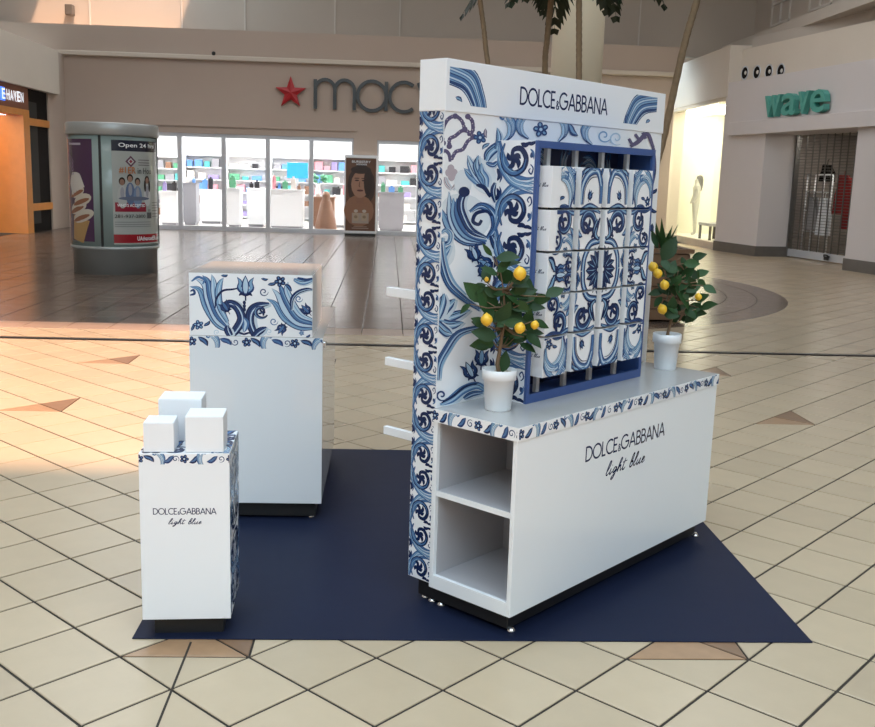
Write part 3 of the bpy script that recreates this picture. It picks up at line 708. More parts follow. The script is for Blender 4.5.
# ---- portrait totem by the doors
ty = 24.35; a0, a1 = at_z(344, 235), at_z(377, 236)
x0, x1 = at_y(344, 200, ty).x, at_y(377, 200, ty).x; zt = at_y(360, 155, ty).z
t = thing('advert_totem', 'tall brown portrait advertising totem in front of the glass doors', 'totem', ((x0+x1)/2, ty, 0)); hw = (x1-x0)/2
MB().box(-hw, hw, 0, 0.35, 0.06, zt, 0.03).build('case', M_SHOPW, t); box('plinth', M_BLACK, t, -hw+.03, hw-.03, 0.03, 0.32, 0, 0.06)
P = Paint(); Hh = zt-0.22
P.rect(0, 2*hw-.08, 0, Hh, (0.13, 0.058, 0.032))
W2 = 2*hw-.08
P.ell(W2*.52, Hh*.62, W2*.46, Hh*.30, (0.04, 0.018, 0.012)); P.ell(W2*.45, Hh*.28, W2*.5, Hh*.22, (0.27, 0.13, 0.075))
P.rect(W2*.36, W2*.6, Hh*.38, Hh*.52, (0.25, 0.12, 0.075)); P.ell(W2*.48, Hh*.64, W2*.30, Hh*.185, (0.36, 0.19, 0.125)); P.ell(W2*.74, Hh*.68, W2*.14, Hh*.2, (0.03, 0.013, 0.01))
P.ell(W2*.5, Hh*.84, W2*.34, Hh*.055, (0.03, 0.013, 0.01))
for sx in (.37, .6): P.ell(W2*sx, Hh*.695, W2*.07, Hh*.010, (0.03, 0.012, 0.01)); P.ell(W2*sx, Hh*.725, W2*.09, Hh*.007, (0.05, 0.02, 0.015))
P.stroke([(W2*.47, Hh*.69), (W2*.45, Hh*.62), (W2*.49, Hh*.605)], W2*.03, (0.12, 0.055, 0.035)); P.ell(W2*.48, Hh*.558, W2*.11, Hh*.014, (0.11, 0.035, 0.03)); P.ell(W2*.48, Hh*.56, W2*.11, Hh*.003, (0.05, 0.015, 0.012))
P.rect(W2*.22, W2*.78, Hh*.105, Hh*.25, (0.36, 0.29, 0.24))
for sx in (.35, .63):
    P.rect(W2*(sx-.09), W2*(sx+.09), Hh*.14, Hh*.25, (0.42, 0.31, 0.22)); P.ell(W2*sx, Hh*.195, W2*.06, Hh*.022, (0.25, 0.17, 0.11)); P.ell(W2*sx, Hh*.275, W2*.07, Hh*.022, (0.5, 0.42, 0.34))
P.rect(W2*.28, W2*.72, Hh*.055, Hh*.065, (0.3, 0.2, 0.15)); P.rect(W2*.22, W2*.78, Hh*.03, Hh*.045, (0.3, 0.2, 0.15))
obj('portrait_print', P.mesh('portrait_print', lambda u, v, e: (-hw+.04+u, -e, 0.14+v), eps=0.002, step=0.0004), t)
for s_, ax, bx, ay, by in (('BURBERRY', .20, .82, .935, .965), ('GODDESS', .34, .70, .905, .925)):
    vs, fs = text_fit(s_, W2*ax, W2*bx, Hh*ay, Hh*by, 0.01)
    MB().add([(-hw+.04+v.x, -0.025, 0.14+v.y) for v in vs], fs).build('lettering', M_SHOPW, t)

# ================================================================== RIGHT SIDE SHOP
WO, WR = Vector((10.1, 16.8, 0)), math.atan2(-0.983, 0.185)
def wst(name, mb, m, label=None, parent=None, **kw):
    o = mb.build(name, m, parent, **kw)
    if not parent: o.location = WO; o.rotation_euler = (0, 0, WR); tag(o, label, kind='structure')
    return o
wm = MB()
XL, OL, OR_ = -5.82, -3.85, -0.47
wm.box(XL, OL, 0, 0.35, 0, 2.85); wm.box(OR_, 16, 0, 0.35, 0, 2.85); wm.box(XL, 16, 0, 0.35, 2.85, 4.15)
wm.box(OL-0.06, OL, 0.35, 0.95, 0, 2.85); wm.box(OR_, OR_+0.06, 0.35, 0.95, 0, 2.85); wm.box(OL, OR_, 0.3, 0.95, 2.85, 2.95)
wst('wall_right', wm, M_WAVEW, 'pale lilac plaster front of the gated shop with a deep opening')
wst('trim_5', MB().box(XL+0.45, 16, -0.13, 0, 2.845, 3.16, 0.01), M_WAVEW, 'projecting plaster band under the teal letters')
wst('trim_6', MB().box(XL-0.05, 16, 0.28, 0.6, 4.15, 4.95), M_FASCIA, 'cream fascia with round holes above the gated shop')
wst('trim_9', MB().box(XL, 16, 0.6, 1.9, 4.9, 5.27), M_UPWALL, 'shadowed ledge behind the cream fascia')
wst('baseboard_right', MB().box(XL-.02, OL+.02, -0.025, 0, 0, 0.24).box(OR_-.02, 16, -0.025, 0, 0, 0.24).box(OL, OL+.02, 0, 0.9, 0, .24), M_BASEB, 'dark grey skirting along the lilac shop front')
Ninw = Vector((0.983, 0.185, 0)); Tw = Vector((0.185, -0.983, 0))
def wloc(px, py, y):
    p = at_plane(px, py, WO+Ninw*y, Ninw)-WO; return p.dot(Tw), p.dot(Ninw), p.z
for k, px in enumerate((745, 757, 769, 781)):
    x, y, z = wloc(px, 73-k*0.7, 0.28)
    m = MB(); prof = [(0.13, 0.02), (0.165, 0.02), (0.165, -0.03), (0.13, -0.03)]
    t = thing('downlight', ['leftmost', 'second', 'third', 'rightmost'][k]+' of the four round dark holes above the teal letters', 'light', WO+Tw*x+Ninw*(0.28)+Vector((0, 0, z)), WR, 'round holes above the shop letters')
    for nm, pr_, mm in (('rim', [(0.14, -0.02), (0.17, -0.02), (0.17, 0.012), (0.14, 0.012), (0.14, -0.02)], M_ALU), ('bowl', [(0.14, 0.006), (0.10, 0.004), (0.04, 0.002), (0.005, 0.001)], M_BLACKP)):
        q = MB().lathe(pr_, 20, caps=False); q.v = [(v[0], -v[2], v[1]) for v in q.v]; q.build(nm, mm, t)
    q = MB().lathe([(0.05, 0.008), (0.04, 0.02), (0.005, 0.024)], 12, (0.04, 0)); q.v = [(v[0], -v[2], v[1]) for v in q.v]; q.build('lamp', GOODS[6], t)
sg = thing('shop_letters', 'teal raised lower-case letters reading wave on the lilac wall', 'sign', WO, WR)
xs = [wloc(px, 107, 0)[0] for px in (770, 787, 803, 815.5, 832)]
for i, ch in enumerate('wave'):
    vs, fs = text_fit(ch, xs[i]+0.03, xs[i+1]-0.03, 3.2, 3.68, 0.012, 0.07)
    MB().add([(v.x, -0.10-v.z, v.y) for v in vs], [f[::-1] for f in fs]).build('letter', M_TEAL, sg)
# rolling grille
gt = thing('rolling_grille', 'closed metal rolling grille across the lilac shop opening', 'gate', WO, WR)
rod = MB().box(OL+.03, OR_-.03, -0.005, 0.005, -0.005, 0.005).mesh('rod', M_GATE)
z = 0.24
while z < 2.84: obj('rod', rod, gt, (0, 0.85, z)); z += 0.066
lk = MB().box(-0.008, 0.008, -0.012, 0.012, 0.2, 2.84).mesh('link_chain', M_GATE)
for k in range(13): obj('link_chain', lk, gt, (OL+0.15+k*0.257, 0.84, 0))
box('bottom_bar', M_ALU, gt, OL+.02, OR_-.02, 0.82, 0.88, 0.03, 0.2); box('guide_rail', M_GATE, gt, OL, OL+.05, 0.8, 0.9, 0, 2.85); box('guide_rail', M_GATE, gt, OR_-.05, OR_, 0.8, 0.9, 0, 2.85)
lx, ly, lz = wloc(827, 262, 0.8); q = MB().tube([(lx-.1, 0.78, 0.13), (lx-.05, .74, .17), (lx+.05, .74, .17), (lx+.1, .78, .13)], 0.02, 6); q.box(lx-.06, lx+.06, .74, .8, .06, .14, 0.01); q.build('padlock', M_BLACK, gt)
# dim interior
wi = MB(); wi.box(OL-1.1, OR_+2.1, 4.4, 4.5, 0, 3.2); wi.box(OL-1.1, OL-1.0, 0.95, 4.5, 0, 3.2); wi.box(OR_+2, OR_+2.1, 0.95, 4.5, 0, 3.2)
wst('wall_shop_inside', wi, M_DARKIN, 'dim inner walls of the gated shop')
ci = wst('ceiling_shop', MB().box(OL-1.1, OR_+2.1, 0.95, 4.5, 2.96, 3.1), M_CEIL, 'ceiling inside the gated shop')
wst('light_strip', MB().box(OL+.2, OL+1.6, 1.6, 1.8, 2.93, 2.96), mat('dim_lamp', (1, 1, 1), 0.5, emit=((1, 0.95, 0.85), 22.0)), parent=ci)
def wthing(name, label, cat, x, y, rz=0): return thing(name, label, cat, WO+Tw*x+Ninw*y, WR+rz)
t = wthing('wire_rack', 'pale wire garment rack behind the grille', 'rack', wloc(818, 200, 1.5)[0], 1.5)
q = MB()
for x in (-0.5, -0.17, 0.17, 0.5): q.tube([(x, 0, 0.1), (x, 0, 1.95)], 0.018, 6)
for z in (0.12, 0.6, 1.1, 1.55, 1.95): q.tube([(-.5, 0, z), (.5, 0, z)], 0.015, 6)
q.build('frame', M_SHOPW, t); q = MB(); q.box(-.55, -.45, -.25, .25, 0, .05); q.box(.45, .55, -.25, .25, 0, .05); q.box(-.55, .55, -.02, .02, .05, .1); q.build('base', M_GATE, t)
def garment(x, y, z, w, h, m, label):
    mb = MB(); n = 9
    o = []
    for j in range(7):
        v = j/6; ww = w*(0.34+0.66*min(1, v*2.2)) if v < 0.45 else w*(1+0.1*math.sin(v*6))
        for k in range(n):
            u = k/(n-1)-0.5; o.append((u*ww, 0.05*math.sin(k*2.3+j*0.4), -v*h))
    f = [(j*n+k, j*n+k+1, (j+1)*n+k+1, (j+1)*n+k) for j in range(6) for k in range(n-1)]
    mb.add(o, f, True); mb.add([(a, b+0.12, c) for a, b, c in o], [q[::-1] for q in f], True)
    ed = [k for k in range(n)]
    mb.tube([(0, 0.06, 0.0), (0, 0.06, 0.09), (0.04, .06, .12)], 0.008, 5)
    ob = mb.build('hanging_garment', m); ob.location = WO+Tw*x+Ninw*y+Vector((0, 0, z)); ob.rotation_euler = (0, 0, WR); tag(ob, label, 'garment')
garment(wloc(812, 200, 1.1)[0], 1.1, 1.42, 0.34, 0.75, M_GREYC, 'grey top hanging in front of the wire rack behind the grille')
garment(wloc(823, 200, 1.1)[0], 1.1, 1.42, 0.34, 0.85, M_SHOPW, 'white top hanging in front of the wire rack behind the grille')
garment(wloc(840, 200, 1.6)[0], 1.6, 1.95, 0.55, 0.9, M_REDC, 'red garment hanging at the right behind the grille')
garment(wloc(849, 200, 2.0)[0], 2.0, 1.9, 0.5, 1.2, M_REDC, 'long red garment at the far right behind the grille')
garment(wloc(822, 200, 1.7)[0], 1.7, 2.2, 0.4, 0.4, M_BLACKP, 'small black top hung high above the wire rack')
# ---- bright display window beyond
BX, BY0, BY1, BZ = 9.05, 22.5, 27.8, 3.82
struct('trim_7', MB().box(BX-.04, BX+0.5, BY0-.05, BY1, BZ, 5.05), M_FASCIA, 'cream fascia over the bright display window')
struct('wall_window_pier', MB().box(BX-0.05, BX+0.4, BY1-.35, BY1+.3, 0, BZ), M_FASCIA, 'cream post at the far side of the bright window')
wf = MB(); wf.box(BX, BX+.1, BY0, BY1, 0, .18); wf.box(BX, BX+.1, BY0, BY1, BZ-.08, BZ)
for yy in (BY0+.03, BY1-.42): wf.box(BX, BX+.1, yy, yy+.07, .18, BZ-.08)
wn = struct('window_1', wf, M_FASCIA, 'tall bright shop window right of the blue and white display')
box('pane', M_GLASS, wn, BX+.045, BX+.05, BY0+.1, BY1-.42, .18, BZ-.08)
struct('wall_window_bay', MB().box(BX+2.2, BX+2.3, BY0-.12, BY1+.3, 0, BZ).box(BX+.1, BX+2.3, BY1+.2, BY1+.3, 0, BZ).box(BX+.4, BX+2.3, BY0-.2, BY0-.1, 0, BZ), M_WINW, 'pale walls of the bright window bay')
struct('floor_window_bay', MB().box(BX+.1, BX+2.2, BY0-.1, BY1+.2, 0, .15), M_WINW)
cw = struct('ceiling_window_bay', MB().box(BX+.1, BX+2.3, BY0-.1, BY1+.3, BZ-.05, BZ+.1), M_WINW)
for k in range(3): box('light_panel', M_WLAMP, cw, BX+.5, BX+1.8, BY0+.3+k*1.7, BY0+1.6+k*1.7, BZ-.09, BZ-.06)
# mannequin: one skinned body
def skinned(name, verts, edges, radii, material, parent, root=0):
    me = bpy.data.meshes.new(name); me.from_pydata(verts, edges, []); me.update()
    o = bpy.data.objects.new(name, me); COL.objects.link(o); o.parent = parent
    md = o.modifiers.new('skin', 'SKIN'); md.use_smooth_shade = True
    for i, rr in enumerate(radii): me.skin_vertices[0].data[i].radius = (rr, rr)
    me.skin_vertices[0].data[root].use_root = True
    sb = o.modifiers.new('sub', 'SUBSURF'); sb.levels = 1; sb.render_levels = 2
    me.materials.append(material); return o
mp = at_plane(693, 240, Vector((BX+.8, 0, 0)), Vector((1, 0, 0)))
t = thing('mannequin', 'pale long-haired figure standing in the bright display window', 'mannequin', (BX+.8, mp.y, 0.15), -PI/2)
skinned('body', [(0, 0, .95), (0, 0, 1.15), (0, 0, 1.42), (0, 0, 1.54), (0, -.02, 1.68), (.17, 0, 1.42), (.24, -.02, 1.15), (.2, -.16, .95), (-.17, 0, 1.42), (-.24, 0, 1.15), (-.22, -.1, .92), (.09, 0, .9), (.1, -.02, .5), (.1, 0, .06), (.1, -.12, .03), (-.09, 0, .9), (-.12, .03, .5), (-.12, .06, .06), (-.12, -.06, .03)],
        [(0, 1), (1, 2), (2, 3), (3, 4), (2, 5), (5, 6), (6, 7), (2, 8), (8, 9), (9, 10), (0, 11), (11, 12), (12, 13), (13, 14), (0, 15), (15, 16), (16, 17), (17, 18)],
        [.13, .11, .13, .05, .10, .06, .045, .035, .06, .045, .035, .09, .06, .045, .035, .09, .06, .045, .035], M_MANN, t)
skinned('hair', [(0, .03, 1.78), (0, .08, 1.65), (0, .1, 1.45), (.03, .1, 1.3)], [(0, 1), (1, 2), (2, 3)], [.10, .11, .08, .04], M_HAIR, t)
bp_ = at_plane(708, 238, Vector((BX+.5, 0, 0)), Vector((1, 0, 0)))
t = thing('window_bench', 'small dark bench beside the figure in the bright window', 'bench', (BX+.6, bp_.y, .15))
box('seat', GOODS[3], t, -.25, .25, -.5, .5, .38, .46, .01)
for sx in (-.2, .2):
    for syy in (-.44, .44): box('leg', M_BLACK, t, sx-.03, sx+.03, syy-.03, syy+.03, 0, .38)
# upper right gallery wall
uw = struct('wall_upper_right', MB().box(10.9, 11.2, -13, MY+1.5, 5.5, CEIL_Z), M_UPWALL, 'upper right wall with a raised lattice of square panels')
for k in range(12):
    y0 = 24.9-k*0.62
    if k % 4 == 3: continue
    box('lattice_bar', M_CEIL, uw, 10.86, 10.9, y0-.03, y0+.03, 5.9, 7.6)
for zz in (5.9, 6.45, 7.0, 7.6):
    for k in range(3): box('lattice_bar', M_CEIL, uw, 10.86, 10.9, 23.66-k*2.48, 24.9-k*2.48, zz-.03, zz+.03)
struct('trim_8', MB().box(10.0, 11.2, -13, MY+1.2, 5.25, 5.5), M_UPWALL, 'dark soffit under the upper right wall')
struct('wall_front', MB().box(-11, 17, -13.3, -13, 0, CEIL_Z), M_FASCIA, 'wall behind the viewer')
struct('wall_far_right', MB().box(16.5, 17, -13, MY+9, 0, CEIL_Z), M_FASCIA)
struct('wall_corridor_end', MB().box(8.4, 11.5, 28.5, 28.8, 0, CEIL_Z), M_WALL)

# ================================================================== KIOSK
KC = Vector((-3.63, 13.25, 0)); KR = 0.655; TH0 = math.atan2(CAM.y-KC.y, CAM.x-KC.x)
k = thing('poster_kiosk', 'round steel kiosk with curved advertising posters on the left', 'kiosk', KC)
MB().lathe([(0.635, 0), (0.635, 0.37), (0.668, 0.38), (0.668, 0.43)], 64).build('base', M_STEEL, k)
MB().lathe([(KR, 0.43), (KR, 2.08)], 64).build('drum', M_KGLASS, k)
MB().lathe([(0.675, 2.08), (0.69, 2.10), (0.69, 2.25), (0.675, 2.27), (0.3, 2.28)], 64).build('top_ring', M_STEEL, k)
def kmap(u, v, e):
    a = TH0+u/KR; return ((KR+e)*math.cos(a), (KR+e)*math.sin(a), v)
for ph in (-16.5, 90, 200):
    m = MB(); n = 3
    uu = math.radians(ph)*KR
    m.add([kmap(uu+du, z, e) for z in (0.43, 2.08) for du, e in ((-.018, 0), (-.018, .012), (.018, .012), (.018, 0))], [(0, 1, 5, 4), (1, 2, 6, 5), (2, 3, 7, 6)])
    m.build('seam_strip', M_BLACK, k)
def grid_rect(P, x0, x1, y0, y1, col, n=8):
    for i in range(n): P.poly([(x0+(x1-x0)*i/n, y0), (x0+(x1-x0)*(i+1)/n, y0), (x0+(x1-x0)*(i+1)/n, y1), (x0+(x1-x0)*i/n, y1)], col)
    P.up()
rad = lambda d: math.radians(d)*KR
# clinic poster
P = Paint(); u0, u1 = rad(-2), rad(76); W_ = u1-u0
grid_rect(P, u0, u1, .47, 2.02, (0.37, 0.385, 0.36), 16); grid_rect(P, u0, u1, 1.86, 2.02, (0.012, 0.014, 0.03), 16); grid_rect(P, u0, u1, .49, .62, (0.28, 0.012, 0.02), 16)
grid_rect(P, u0+.03, u0+.53, .96, 1.10, (0.25, 0.012, 0.03), 8)
cx, cz = u0+.28, 1.71
for s_, cc in ((.085, (0.12, 0.05, 0.08)), (.05, (0.5, 0.5, 0.48)), (.03, (0.25, 0.04, 0.06))): P.poly([(cx-s_, cz), (cx, cz-s_), (cx+s_, cz), (cx, cz+s_)], cc); P.up()
for i, (px, hz, cl, hr, sk) in enumerate([(.14, 1.40, (0.42, 0.42, 0.40), (0.03, 0.02, 0.015), (0.25, 0.14, 0.1)), (.26, 1.45, (0.10, 0.14, 0.24), (0.02, 0.015, 0.012), (0.3, 0.18, 0.13)), (.38, 1.40, (0.16, 0.22, 0.33), (0.03, 0.02, 0.015), (0.3, 0.18, 0.13)), (.56, 1.43, (0.50, 0.50, 0.50), (0.015, 0.01, 0.01), (0.28, 0.16, 0.12))]):
    P.ell(u0+px, hz-.22, .075, .17, cl); P.ell(u0+px, hz-.16, .03, .09, (0.3, 0.3, 0.33)); P.ell(u0+px, hz+.015, .048, .06, hr); P.ell(u0+px, hz, .035, .048, sk)
    if i == 3: P.ell(u0+px-.045, hz-.08, .02, .09, hr); P.ell(u0+px+.045, hz-.08, .02, .09, hr)
P.ell(u0+.34, 1.16, .26, .03, (0.12, 0.14, 0.2))
for zz in (1.73, 1.69, 1.655): grid_rect(P, u0+.40, u0+.62, zz, zz+.012, (0.15, 0.13, 0.14), 4)
for zz in (.80, .765, .735): grid_rect(P, u0+.02, u0+.62, zz, zz+.010, (0.22, 0.22, 0.22), 8)
for zz in (1.09, 1.05, 1.01, .97, .92, .88): grid_rect(P, u0+.66, u0+.85, zz, zz+.012, (0.2, 0.2, 0.2), 4)
P.rect(u0+.54, u0+.64, .86, .95, (0.10, 0.10, 0.10)); grid_rect(P, u0+.56, u0+.62, .96, 1.0, (0.25, 0.25, 0.24), 2)
obj('clinic_poster', P.mesh('clinic_poster', kmap, eps=0.003, step=0.0002, slices=.04), k, label='clinic poster with a group of people')
P = Paint(); u0b, u1b = rad(-84), rad(-27)
grid_rect(P, u0b, u1b, .50, 2.02, (0.062, 0.022, 0.065), 16)
wv = u1b-u0b
P.stroke([(u0b+wv*.50, .50), (u0b+wv*.62, .85)], wv*.55, (0.42, 0.24, 0.09), .7, 1)
for i, zz in enumerate((.88, 1.0, 1.12, 1.24)):
    P.ell(u0b+wv*(.6+.08*(-1)**i), zz, wv*(.34-.03*i), .09, (0.55, 0.47, 0.38), .3); P.ell(u0b+wv*(.55+.08*(-1)**i), zz-.03, wv*.28, .035, (0.26, 0.10, 0.05), .3)
P.stroke([(u0b+wv*.55, 1.25), (u0b+wv*.45, 1.4), (u0b+wv*.35, 1.52)], wv*.5, (0.60, 0.55, 0.50), 1, .1)
for j in range(4): P.stroke([(u0b+wv*.05, 1.85-.03*j), (u0b+wv*.4, 1.7-.06*j), (u0b+wv*.3, 1.62-.04*j)], .012, (0.25, 0.17, 0.28))
grid_rect(P, u0b+wv*.2, u0b+wv*.7, 1.93, 1.96, (0.4, 0.35, 0.42), 6)
obj('ice_cream_poster', P.mesh('ice_cream_poster', kmap, eps=0.003, step=0.0002, slices=.04), k, label='purple poster with a soft-serve cone')
M_RUST = mat('rust_print', (0.40, 0.13, 0.03), .4)
for mb, s_, a, b, z0, z1, bo in ((M_SHOPW, 'Open 24 hrs', .10, .74, 1.90, 1.98, .01), (M_SHOPW, "WHO'S ACCEPTED", .06, .50, 1.035, 1.08, .01), (M_SHOPW, 'UAdvancedER.com', .35, .86, .525, .59, .01), (M_RUST, '#1', .10, .20, 1.53, 1.63, .02), (M_RUST, 'ER', .23, .35, 1.53, 1.63, .02), (M_BLACK, 'in Hou', .38, .64, 1.53, 1.62, .01), (M_BLACK, '281-937-2800', .02, .50, .87, .92, .01)):
    vs, fs = text_fit(s_, u0+a, u0+b, z0, z1, bo); MB().add([kmap(v.x, v.y, 0.0155) for v in vs], fs).build('lettering', mb, k)

# ================================================================== COLUMN, PLANTER, PALMS
cc = at_y(578, 40, 14.5); cr = (at_y(603.5, 40, 14.5).x-at_y(552.5, 40, 14.5).x)/2
col_ = struct('wall_column', MB().lathe([(cr, 0), (cr, CEIL_Z)], 48), M_COLUMN, 'round cream column behind the blue and white display'); col_.location = (cc.x, 14.5, 0)
struct('baseboard_column', MB().lathe([(cr+.02, 0), (cr+.02, .2)], 48), M_BASEB).location = (cc.x, 14.5, 0)
pr_, pl_ = at_z(686, 323), 1.65
pt = thing('wood_planter', 'dark wooden slatted planter box behind the right lemon tree', 'planter', (pr_.x, pr_.y, 0))
PW, PD, PH = pr_.x-pl_, 1.5, 0.87
box('liner', M_SOIL, pt, -PW+.04, -.04, .04, PD-.04, 0.02, PH-.08)
nb = 6
for i in range(nb):
    z0, z1 = 0.03+i*(PH-.08)/nb, 0.03+(i+.93)*(PH-.08)/nb
    box('slat', M_WOOD, pt, -PW+.03, -.03, 0, .035, z0, z1, .004); box('slat', M_WOOD, pt, -.035, 0, .03, PD-.03, z0, z1, .004); box('slat', M_WOOD, pt, -PW, -PW+.035, .03, PD-.03, z0, z1, .004)
    box('slat', M_WOOD, pt, -PW+.03, -.03, PD-.035, PD, z0, z1, .004)
q = MB(); q.box(-PW-.03, .03, -.03, .07, PH-.05, PH); q.box(-PW-.03, .03, PD-.07, PD+.03, PH-.05, PH); q.box(-PW-.03, -PW+.07, .07, PD-.07, PH-.05, PH); q.box(-.07, .03, .07, PD-.07, PH-.05, PH); q.build('rim', M_WOOD, pt)
def frond(mb, base, d, L_, droop, seed, lw=0.05):
    r = random.Random(seed); n = 14; d = Vector(d).normalized(); side = d.cross(Vector((0, 0, 1))).normalized()
    pts = []
    for i in range(n+1):
        t = i/n; pts.append(base+d*L_*t+Vector((0, 0, L_*(0.35*t-droop*t*t))))
    mb.tube(pts, [0.014*(1-i/n)+0.003 for i in range(n+1)], 4)
    for i in range(3, n+1):
        t = i/n; tg = (pts[i]-pts[i-1]).normalized(); ll = L_*0.42*math.sin(PI*(0.12+0.85*t))+.05
        for s_ in (-1, 1):
            dr = (side*s_*0.75+tg*0.8+Vector((0, 0, -0.55-.2*r.random()))).normalized(); p = pts[i]; up = tg.cross(dr).normalized(); wv = dr.cross(up)*lw*.5
            q = p+dr*ll*.5; e = p+dr*ll+Vector((0, 0, -.08*ll))
            mb.add([p, q+wv, e, q-wv], [(0, 1, 2, 3)])
def palm(label, px_pts, Y, crown, seed, nf=9, rad_=0.05, groupz=0.8):
    pts = [at_y(a, b, Y) for a, b in px_pts]; base = Vector((min(max(pts[-1].x, pl_+.2), pr_.x-.2), Y, 0.76))
    t = thing('palm_tree', label, 'palm', base, group='palms in the wooden planter')
    top = pts[0]; pre = pts[0]+(pts[0]-pts[1]).normalized()*crown
    P_ = [pre]+pts+[Vector((base.x, Y, 0.8))]; c = []
    # densify through a Catmull-Rom in 3D
    Q = [P_[0]*2-P_[1]]+P_+[P_[-1]*2-P_[-2]]
    for i in range(1, len(Q)-2):
        for k_ in range(10):
            s_ = k_/10; a, b, c_, d = Q[i-1:i+3]
            c.append(.5*((2*b)+(c_-a)*s_+(2*a-5*b+4*c_-d)*s_*s_+(3*b-a-3*c_+d)*s_**3))
    c.append(Q[-2])
    MB().tube([p-base for p in c], [rad_*(1+.10*(i % 2)) for i in range(len(c))], 9).build('trunk', M_PALMBARK, t)
    r = random.Random(seed)
    for i in range(nf):
        a = 2*PI*i/nf+r.uniform(-.3, .3); mb = MB(); frond(mb, pre-base, (math.cos(a), math.sin(a), 0), r.uniform(.8, 1.15), r.uniform(.85, 1.15), seed*20+i, 0.11); mb.build('frond', M_PALM, t)
palm('thin palm with trunk leaning left, leftmost behind the display header', [(480, 0), (484, 30), (488, 65), (505, 180)], 9.4, 1.1, 3, rad_=0.028)
palm('palm left of the cream column with low hanging fronds', [(551, 0), (547, 40), (545, 75), (548, 200)], 9.8, 0.62, 4, nf=11, rad_=0.034)
palm('palm standing straight in front of the cream column', [(579, 0), (579, 40), (579, 85), (580, 220)], 9.2, 0.8, 5, nf=10, rad_=0.034)
palm('palm with slanting trunk at the right of the display header', [(697, 0), (683, 50), (663, 140), (650, 190)], 9.3, 1.1, 6, rad_=0.04)
tb = MB(); r = random.Random(9)
base = Vector((0, 0, 0))
for i in range(9):
    a = 2*PI*i/9; L_ = r.uniform(.3, .5); d = Vector((math.cos(a)*.45, math.sin(a)*.45, 1)).normalized(); s_ = d.cross(Vector((0, 0, 1))).normalized()*.035
    tb.add([base, base+d*L_*.5+s_, base+d*L_, base+d*L_*.5-s_], [(0, 1, 2, 3)])
o = tb.build('planter_leaf_plant', M_LEAF, None, (pr_.x-.25, pr_.y+.3, 0.79), label='small leafy plant at the corner of the wooden planter', cat='plant')

# ================================================================== MAT
m = MB().box(MATX0, MATX1, MATY0, MATY1, 0.0006, 0.005, 0.0015)
tag(m.build('floor_mat', M_MAT), 'large navy blue mat under the white display furniture', 'mat')

# ================================================================== MAIN DISPLAY
DO, DTH = Vector((1.1066, 0.556, 0)), PI/4+0.0063
E1 = Vector((math.cos(DTH), math.sin(DTH), 0)); E2 = Vector((-math.sin(DTH), math.cos(DTH), 0))
def dworld(a, b, z): return DO+E1*a+E2*b+Vector((0, 0, z))
def dloc_b(px, py, b):
    p = at_plane(px, py, DO+E2*b, E2)-DO; return p.dot(E1), p.z
D = thing('display_stand', 'white display stand with blue baroque tile print, header and counter on the navy mat', 'display stand', DO, DTH)
Z0 = 0.005
ZB, ZT, ZBA, LC, DP, DT = 0.086, 0.7765, 0.7279, 1.475, 0.385, 0.502
pl = MB().box(0.035, LC-.03, 0.035, DT-.03, 0.020, ZB, 0.004); pl.build('plinth', M_BLACK, D)
for (px, py) in ((511, 631), (425.6, 597), (432.4, 601), (441.3, 605), (695, 536)):
    p = at_z(px, py, Z0)-DO; a, b = p.dot(E1), p.dot(E2)
    MB().lathe([(0.016, Z0), (0.018, Z0+.004), (0.012, Z0+.010), (0.008, 0.022)], 12, (a, b)).build('levelling_foot', M_FOOT, D)
box('front_panel', M_WHITE, D, 0, LC, 0, 0.018, ZB, ZBA, 0.0015)
box('end_panel', M_WHITE, D, LC-.018, LC, 0.018, DP, ZB, ZBA)
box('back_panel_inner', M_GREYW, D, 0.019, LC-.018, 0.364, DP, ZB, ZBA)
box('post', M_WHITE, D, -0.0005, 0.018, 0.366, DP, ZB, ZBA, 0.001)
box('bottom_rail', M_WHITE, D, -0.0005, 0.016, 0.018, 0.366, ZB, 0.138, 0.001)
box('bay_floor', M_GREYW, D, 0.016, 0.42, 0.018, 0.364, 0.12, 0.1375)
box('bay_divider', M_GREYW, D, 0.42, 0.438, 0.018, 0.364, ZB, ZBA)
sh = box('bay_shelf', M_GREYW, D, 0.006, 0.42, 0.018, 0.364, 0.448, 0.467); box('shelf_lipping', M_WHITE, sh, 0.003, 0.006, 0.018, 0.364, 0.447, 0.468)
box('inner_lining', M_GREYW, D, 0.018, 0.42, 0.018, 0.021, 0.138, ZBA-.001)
box('counter_top', M_TOPW, D, -0.003, LC+.003, -0.003, DP, ZBA, ZT, 0.0015)
edge = box('top_edge_front', M_WHITE2, D, -0.0035, LC+.0035, -0.0045, -0.003, ZBA, ZT-.001)
edge2 = box('top_edge_end', M_WHITE2, D, -0.0045, -0.003, -0.0035, DP, ZBA, ZT-.001)
P = Paint(); band(P, LC, ZT-ZBA, 5)
obj('flower_band_print', P.mesh('flower_band_print', lambda u, v, e: (u, -0.0045-e, ZBA+v), (0, LC, 0, ZT-ZBA-.001)), D, kind='stuff')
P = Paint(); band(P, DP, ZT-ZBA, 12)
obj('flower_band_print', P.mesh('flower_band_print', lambda u, v, e: (-0.0045-e, DP-u, ZBA+v), (0, DP, 0, ZT-ZBA-.001)), D, kind='stuff')
P = Paint(); caps(P, 'DOLCE&GABBANA', 0.428, 0.571, 0.0595, sx=1.0); script(P, 0.575, 0.487, 0.0225, 1.85)
obj('counter_lettering', P.mesh('counter_lettering', lambda u, v, e: (u, -e, v)), D, label='navy capitals with handwritten words beneath')
